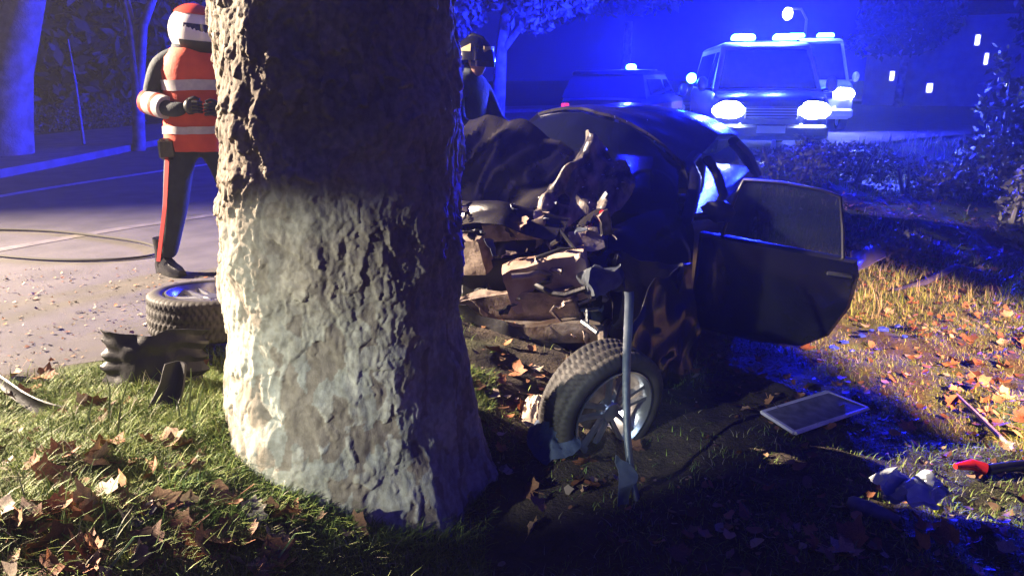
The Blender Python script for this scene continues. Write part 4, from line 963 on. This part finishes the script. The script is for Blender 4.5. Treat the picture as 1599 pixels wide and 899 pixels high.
# street lamp
sl = thing('street_lamp', 'lit street lamp on a tall pole far beyond the vehicles', 'street lamp')
lx = atY(1230, 22, 34); mb = MB(); mb.tube([(lx.x+.9, 34.2, 0), (lx.x+.9, 34.2, lx.z-.2), (lx.x+.6, 34.1, lx.z+.2), (lx.x, 34, lx.z+.22)], [.08, .06, .05, .04], 8); mb.build('pole', M['pole'], sl)
mb = MB(); mb.blob((lx.x, 34, lx.z), (.22, .18, .26), 1, .05, 14, 10); mb.build('lamp_head', M['lamp_lit'], sl)
# far house with a few lit windows
hs = thing('house', 'dark house with small lit windows far beyond the shrubs', 'house', (24, 42, 0), R(-25))
mb = MB(); mb.box((0, 0, 2.2), (9, 6, 4.4)); mb.build('wall', M['wall'], hs, False)
mb = MB(); mb.add([(-4.9, -3.4, 4.38), (4.9, -3.4, 4.38), (4.9, 3.4, 4.38), (-4.9, 3.4, 4.38), (-4.9, 0, 6.1), (4.9, 0, 6.1)], [(0, 1, 5, 4), (2, 3, 4, 5), (0, 4, 3), (1, 2, 5), (3, 2, 1, 0)]); mb.build('roof', M['roof'], hs, False)
for x, z, wd, ht in ((-3.2, 1.5, .16, .42), (-1.4, .9, .22, .4), (.4, 3.2, .16, .45), (.9, 2.3, .12, .5), (1.9, 1.0, .14, .5)):
    mb = MB(); mb.box((x, -3.02, z), (wd+.12, .06, ht+.12)); wf = mb.build('window', M['veh_white'], hs, False)
    mb = MB(); mb.box((x, -3.06, z), (wd, .04, ht)); mb.build('pane', M['window_lit'], wf, False)
# marker post on the verge
mp_ = atY(1207, 232, 9.5); zb = tz(mp_.x, mp_.y); mk = thing('marker_post', 'thin marker post with white top on the grass in front of the dark emergency van', 'post', (mp_.x, mp_.y, zb))
mb = MB(); mb.tube([(0, 0, -.05), (0, 0, mp_.z-zb+.02)], .012, 6); mb.build('post', M['pole'], mk)
mb = MB(); mb.box((0, 0, mp_.z-zb+.05), (.05, .03, .11), None, (1, 1), .008); mb.build('reflector', M['frame_white'], mk)

# ------------------------------------------------------------------ grass
def blades(P, h, wd, lean, col, seed, nseg=3):
    r = np.random.default_rng(seed); n = len(P); a = r.random(n)*2*np.pi; ln = lean*(.3+1.2*r.random(n)); hh = h*(.45+.9*r.random(n))
    dx, dy = np.cos(a)*ln, np.sin(a)*ln; px, py = -np.sin(a), np.cos(a); w_ = wd*(.6+.8*r.random(n)); V = []
    for k in range(nseg+1):
        t = k/nseg; cx = P[:, 0]+dx*t*t*hh; cy = P[:, 1]+dy*t*t*hh; cz = P[:, 2]+hh*t*(1-.35*t*np.minimum(ln, 1.4))
        wk = w_*(1-t)**.7*.5
        if k == nseg: V.append(np.stack([cx, cy, cz], 1)[:, None])
        else: V.append(np.stack([np.stack([cx-px*wk, cy-py*wk, cz], 1), np.stack([cx+px*wk, cy+py*wk, cz], 1)], 1))
    V = np.concatenate(V, 1); m = V.shape[1]; base = np.arange(n)[:, None]*m; T = []
    for k in range(nseg-1):
        o = 2*k; T += [base+np.array([[o, o+1, o+3]]), base+np.array([[o, o+3, o+2]])]
    o = 2*(nseg-1); T.append(base+np.array([[o, o+1, o+2]]))
    return V.reshape(-1, 3), np.concatenate(T, 0), np.repeat(col, m, axis=0)
GREEN = np.array([(.13, .20, .03), (.18, .25, .04), (.25, .30, .06), (.10, .18, .04), (.27, .27, .13), (.31, .29, .19)])
def gcol(n, seed, weights):
    r = np.random.default_rng(seed); k = r.choice(len(GREEN), n, p=np.array(weights)/sum(weights)); return GREEN[k]*(.75+.5*r.random(n))[:, None]
def scatter(n, x0, x1, y0, y1, seed, dens=None):
    r = np.random.default_rng(seed); X = x0+(x1-x0)*r.random(n); Y = y0+(y1-y0)*r.random(n)
    d = edge_dist(X, Y, NEAR); keep = d > .04+.05*r.random(n)
    keep &= np.hypot(X-TX, Y-TY) > .50
    if dens is not None: keep &= r.random(n) < dens(X, Y)
    X, Y = X[keep], Y[keep]; return np.stack([X, Y, terrain(X, Y)-.004], 1)
pn = lambda X, Y, f, s: vnoise(np.stack([X*f, Y*f, 0*X], 1), s)
parts = []
def patchy(X, Y): return np.clip(.68+.7*pn(X, Y, 2.6, 5)+.3*pn(X, Y, 7, 6), .08, 1)
P = scatter(170000, -2.9, -.1, 1.15, 3.6, 1, patchy); parts.append(blades(P, .055, .0042, .95, gcol(len(P), 2, (3, 4, 3, 3, 1, .6)), 3))
P = scatter(13000, -2.9, -.2, 1.2, 3.5, 4, lambda X, Y: np.clip(.25+1.1*pn(X, Y, 3.2, 8), 0, 1)); parts.append(blades(P, .10, .0048, .8, gcol(len(P), 5, (2, 3, 3, 3, 1, .5)), 6, 4))
P = scatter(190000, -.4, 5.4, 1.2, 7.0, 7, lambda X, Y: np.clip(.45+.9*pn(X, Y, 1.9, 15)+.25*sstep(X, 1.6, 2.6)-.45*np.exp(-((X-.9)/.9)**2), .02, 1)); parts.append(blades(P, .04, .004, 1.0, gcol(len(P), 8, (3, 4, 3, 3, 2, 2)), 9))  # thinned around the wreck so the shaded ground there stays dark
P = scatter(70000, .6, 9.5, 5.6, 13.5, 10, lambda X, Y: np.clip(.35+.9*pn(X, Y, 1.1, 25)+.3*np.exp(-((X-3.9)/1.6)**2-((Y-8.6)/1.6)**2), .02, 1)); parts.append(blades(P, .12, .007, .6, gcol(len(P), 11, (2, 2, 3, 3, 4, 4)), 12))
P = scatter(26000, 5, 26, 11, 30, 13, lambda X, Y: np.clip(.4+.8*pn(X, Y, .6, 35), .05, 1)); parts.append(blades(P, .25, .018, .6, gcol(len(P), 14, (1, 1, 2, 1, 4, 4)), 15))
off = 0; VV = []; TT = []; CC = []
for V, T, C in parts: VV.append(V); TT.append(T+off); CC.append(C); off += len(V)
gr = link('grass', np_mesh('grass', np.concatenate(VV), np.concatenate(TT), M['grass'], True, np.concatenate(CC)))
tag(gr, 'short green and dry grass covering the verge', 'grass', kind='stuff')
# a few long single blades that stand out in front of the wreck parts
k = 0
for (u0, v0, u1, v1, Y0) in ((170, 670, 165, 585, 2.75), (178, 668, 205, 580, 2.72), (292, 665, 298, 575, 2.75), (285, 670, 262, 618, 2.7), (300, 668, 318, 600, 2.75), (690, 742, 726, 678, 2.2), (150, 690, 118, 640, 2.6), (182, 690, 186, 618, 2.62), (165, 895, 235, 835, 1.75), (425, 880, 485, 830, 1.75), (310, 690, 285, 640, 2.6), (130, 680, 145, 620, 2.7)):
    p = onground(u0, v0); q = atY(u1, v1, p.y+.03); m_ = p.lerp(q, .55)+Vector((0, .03, .03)); r_ = random.Random(k); k += 1
    mb = MB(); cvp = [p, p.lerp(m_, .5), m_, m_.lerp(q, .6), q]
    mb.grid(lambda u, v: cvp[int(round(u*4))]+Vector(((v-.5)*.011*(1-u*.9), .002*math.sin(v*3.14), 0)), 5, 3, .0006)
    o = mb.build('grass_blade', M['blade'] if 'blade' in M else M.setdefault('blade', mat('long_grass_blade', (.16, .25, .07), .5, var=(.26, .31, .12), scale=9)), None)
    tag(o, 'long single green grass blade standing above the short grass', 'grass blade', 'long grass blades')

# ------------------------------------------------------------------ fallen leaves
LEAFCOL = [(.38, .15, .065), (.45, .22, .10), (.30, .115, .05), (.52, .32, .18), (.20, .09, .045), (.48, .38, .28)]
LM = []
for i, c in enumerate(LEAFCOL):
    LM.append(mat('dry_leaf_%s' % 'abcdef'[i], c, .7, var=tuple(x*.55 for x in c), scale=16, bump=.4, bscale=70, bdist=.004))
def leaf_mesh(seed, m):
    r_ = random.Random(seed); lob = [(0, 0)]; n = 5; pts = []
    angs = [-140, -118, -95, -72, -52, -30, -16, 0, 16, 30, 52, 72, 95, 118, 140]
    rad = [.40, .60, .52, .82, .60, .70, .66, 1.0, .66, .70, .60, .82, .52, .60, .40]
    cu, cv_, tw = r_.uniform(.3, 1.5), r_.uniform(-.6, 1.1), r_.uniform(-.8, .8)
    def bend(x, y):
        z = cu*.55*x*x+cv_*.35*y*y+tw*x*y+.06*math.sin(7*x+seed)*math.cos(6*y); return (x*(1-.18*abs(cu)*x*x), y, z)
    V = [bend(0, 0), ] ; Fc = []
    for ring in (.5, 1):
        for a, q in zip(angs, rad):
            q2 = q*ring*r_.uniform(.9, 1.08); t = R(a); V.append(bend(math.sin(t)*q2, math.cos(t)*q2))
    m_ = len(angs)
    for i in range(m_-1):
        Fc += [(0, 1+i, 2+i), (1+i, 1+m_+i, 2+m_+i, 2+i)]
    b = len(V)
    V += [bend(-.02, -.05), bend(.02, -.05), (.02, -.9, V[0][2]+.1), (-.02, -.9, V[0][2]+.1)]; Fc.append((b, b+1, b+2, b+3))
    me = bpy.data.meshes.new('fallen_leaf'); me.from_pydata(V, [], Fc); me.materials.append(m); me.shade_smooth(); me.update(); return me
LEAVES = [leaf_mesh(i, LM[i % len(LM)]) for i in range(18)]
# clusters seen in the photograph (pixel centre, spread, count, where)
CL_ = [(90, 720, 70, 16, 12, 'on the grass below the curved bumper strip'), (200, 780, 90, 30, 30, 'on the mossy grass left of the plane tree'), (60, 860, 80, 30, 22, 'in the leaf pile on the near mossy grass'), (200, 850, 110, 35, 34, 'in the leaf pile on the near mossy grass'), (280, 720, 30, 18, 9, 'in the clump of leaves below the bumper corner'),
       (460, 800, 35, 14, 11, 'at the lit edge of the tree base'), (590, 815, 45, 18, 11, 'at the lit edge of the tree base'), (360, 870, 70, 22, 18, 'in the leaf pile on the near mossy grass'), (120, 640, 60, 12, 7, 'around the curved bumper strip'), (770, 600, 40, 45, 12, 'between the plane tree and the twisted wheel'), (870, 770, 60, 30, 8, 'in the dark before the twisted wheel'),
       (1480, 405, 55, 20, 28, 'in the reddish heap behind the sill strip'), (1540, 560, 60, 70, 30, 'on the bright orange ground above the stick'), (1470, 500, 70, 25, 18, 'on the ground before the sill strip'), (1560, 660, 50, 40, 12, 'around the pale stick'), (1500, 850, 80, 25, 10, 'below the crumpled pale sheet'), (1290, 850, 110, 30, 10, 'below the grey cylinder'),
       (1210, 640, 20, 12, 4, 'beside the pale framed panel'), (1320, 480, 50, 25, 8, 'under the open car door')]
r_ = random.Random(12); cand = []
for (u, v, su, sv, n, wh) in CL_:
    for _ in range(n): cand.append((r_.gauss(u, su), r_.gauss(v, sv), wh))
for _ in range(44): cand.append((r_.uniform(0, 330), r_.uniform(430, 600), 'on the bare asphalt'))
LNAME = ['reddish brown', 'orange brown', 'dark rust', 'pale tan', 'dark brown', 'greyish beige']
cnt = 0
for (u, v, wh) in cand:
    if v < 340 or u < -60 or u > 1660 or v > 960: continue
    p = onground(u, v); road_ = edge_dist(np.array([p.x]), np.array([p.y]), NEAR)[0] < -.05
    if math.hypot(p.x-TX, p.y-TY) < .60 or cnt >= 298: continue
    if road_: p.z = .004; wh = 'on the bare asphalt'
    elif wh == 'on the bare asphalt': wh = 'around the curved bumper strip'
    li = r_.randrange(len(LEAVES)); o = bpy.data.objects.new('fallen_leaf', LEAVES[li]); COL.objects.link(o)
    s_ = (r_.uniform(.042, .095) if not road_ else r_.uniform(.018, .035))
    o.scale = (s_, s_, s_); o.location = p+Vector((0, 0, .02 if not road_ else .004))
    o.rotation_euler = (r_.gauss(0, .45 if not road_ else .12), r_.gauss(0, .45 if not road_ else .12), r_.uniform(0, 6.28))
    tag(o, '%s fallen leaf %s' % (LNAME[li % 6], wh), 'leaf', 'fallen leaves %s' % wh); cnt += 1
# the rest of the litter
def litter():
    r = np.random.default_rng(77); VV, FF, CC = [], [], []; off = 0
    for (n, x0, x1, y0, y1, s0, s1, w_) in ((800, -2.8, -.1, 1.2, 3.4, .014, .04, 0), (15000, -.2, 7.5, 1.3, 8.5, .007, .034, 1), (900, -3.5, -1.3, 3.0, 5.2, .004, .016, 2)):
        X = x0+(x1-x0)*r.random(n); Y = y0+(y1-y0)*r.random(n); d = edge_dist(X, Y, NEAR)
        den = {0: np.clip(.35+.9*pn(X, Y, 2.2, 91), .05, 1), 1: np.clip(.35+.7*pn(X, Y, 1.2, 92)+.5*sstep(X, 1.6, 3.2)-.25*sstep(Y, 5.5, 8), .03, 1), 2: np.ones(n)}[w_]
        kp = (r.random(n) < den) & ((d > .03) if w_ < 2 else (d < -.05)) & (np.hypot(X-TX, Y-TY) > .6)
        X, Y = X[kp], Y[kp]; Z = terrain(X, Y)+.012 if w_ < 2 else np.full(len(X), .004); k = len(X)
        s_ = (s0+(s1-s0)*r.random(k)**1.8); a = r.random(k)*6.283; tx, ty = r.normal(0, .5, k), r.normal(0, .5, k); cu = r.uniform(.1, .9, k)
        base = np.array([(0, -1), (.5, -.62), (.72, .05), (.55, .6), (.05, 1.0), (-.5, .66), (-.74, 0), (-.48, -.6)])
        q = base[None]*s_[:, None, None]*r.uniform(.6, 1.25, (k, 8, 1)); ca, sa = np.cos(a)[:, None], np.sin(a)[:, None]
        lx, ly = q[..., 0], q[..., 1]; z = (lx*tx[:, None]+ly*ty[:, None])*.6+cu[:, None]*(lx**2+ly**2)/s_[:, None]*.8
        V = np.stack([X[:, None]+lx*ca-ly*sa, Y[:, None]+lx*sa+ly*ca, Z[:, None]+z], -1)
        cen = np.stack([X, Y, Z+.002], 1)[:, None]; V = np.concatenate([cen, V], 1); b = np.arange(k)[:, None]*9
        T = np.concatenate([b+np.array([[0, 1+i, 1+(i+1) % 8]]) for i in range(8)], 0)
        cc = np.array(LEAFCOL)[r.integers(0, 6, k)]*(.25+.8*r.random(k)**1.3)[:, None]
        VV.append(V.reshape(-1, 3)); FF.append(T+off); CC.append(np.repeat(cc, 9, 0)); off += k*9
    return np_mesh('leaf_litter', np.concatenate(VV), np.concatenate(FF), M['grass'], False, np.concatenate(CC))
tag(link('leaf_litter', litter()), 'scattered brown leaf litter covering the verge', 'leaf litter', kind='stuff')

# ------------------------------------------------------------------ damp night air
mb = MB(); mb.box((0, 22, 4.6), (90, 72, 12.8)); hz = mb.mesh('haze', None, False)
hm = bpy.data.materials.new('damp_night_air'); hm.use_nodes = True; n_ = hm.node_tree; n_.nodes.clear()
pv = n_.nodes.new('ShaderNodeVolumePrincipled'); pv.inputs['Color'].default_value = (.9, .92, 1, 1); pv.inputs['Density'].default_value = .0017; pv.inputs['Anisotropy'].default_value = .6
out = n_.nodes.new('ShaderNodeOutputMaterial'); n_.links.new(pv.outputs[0], out.inputs['Volume']); hz.materials.append(hm)
ho = link('haze', hz); tag(ho, 'damp night air glowing around the blue lights', 'haze', kind='stuff')
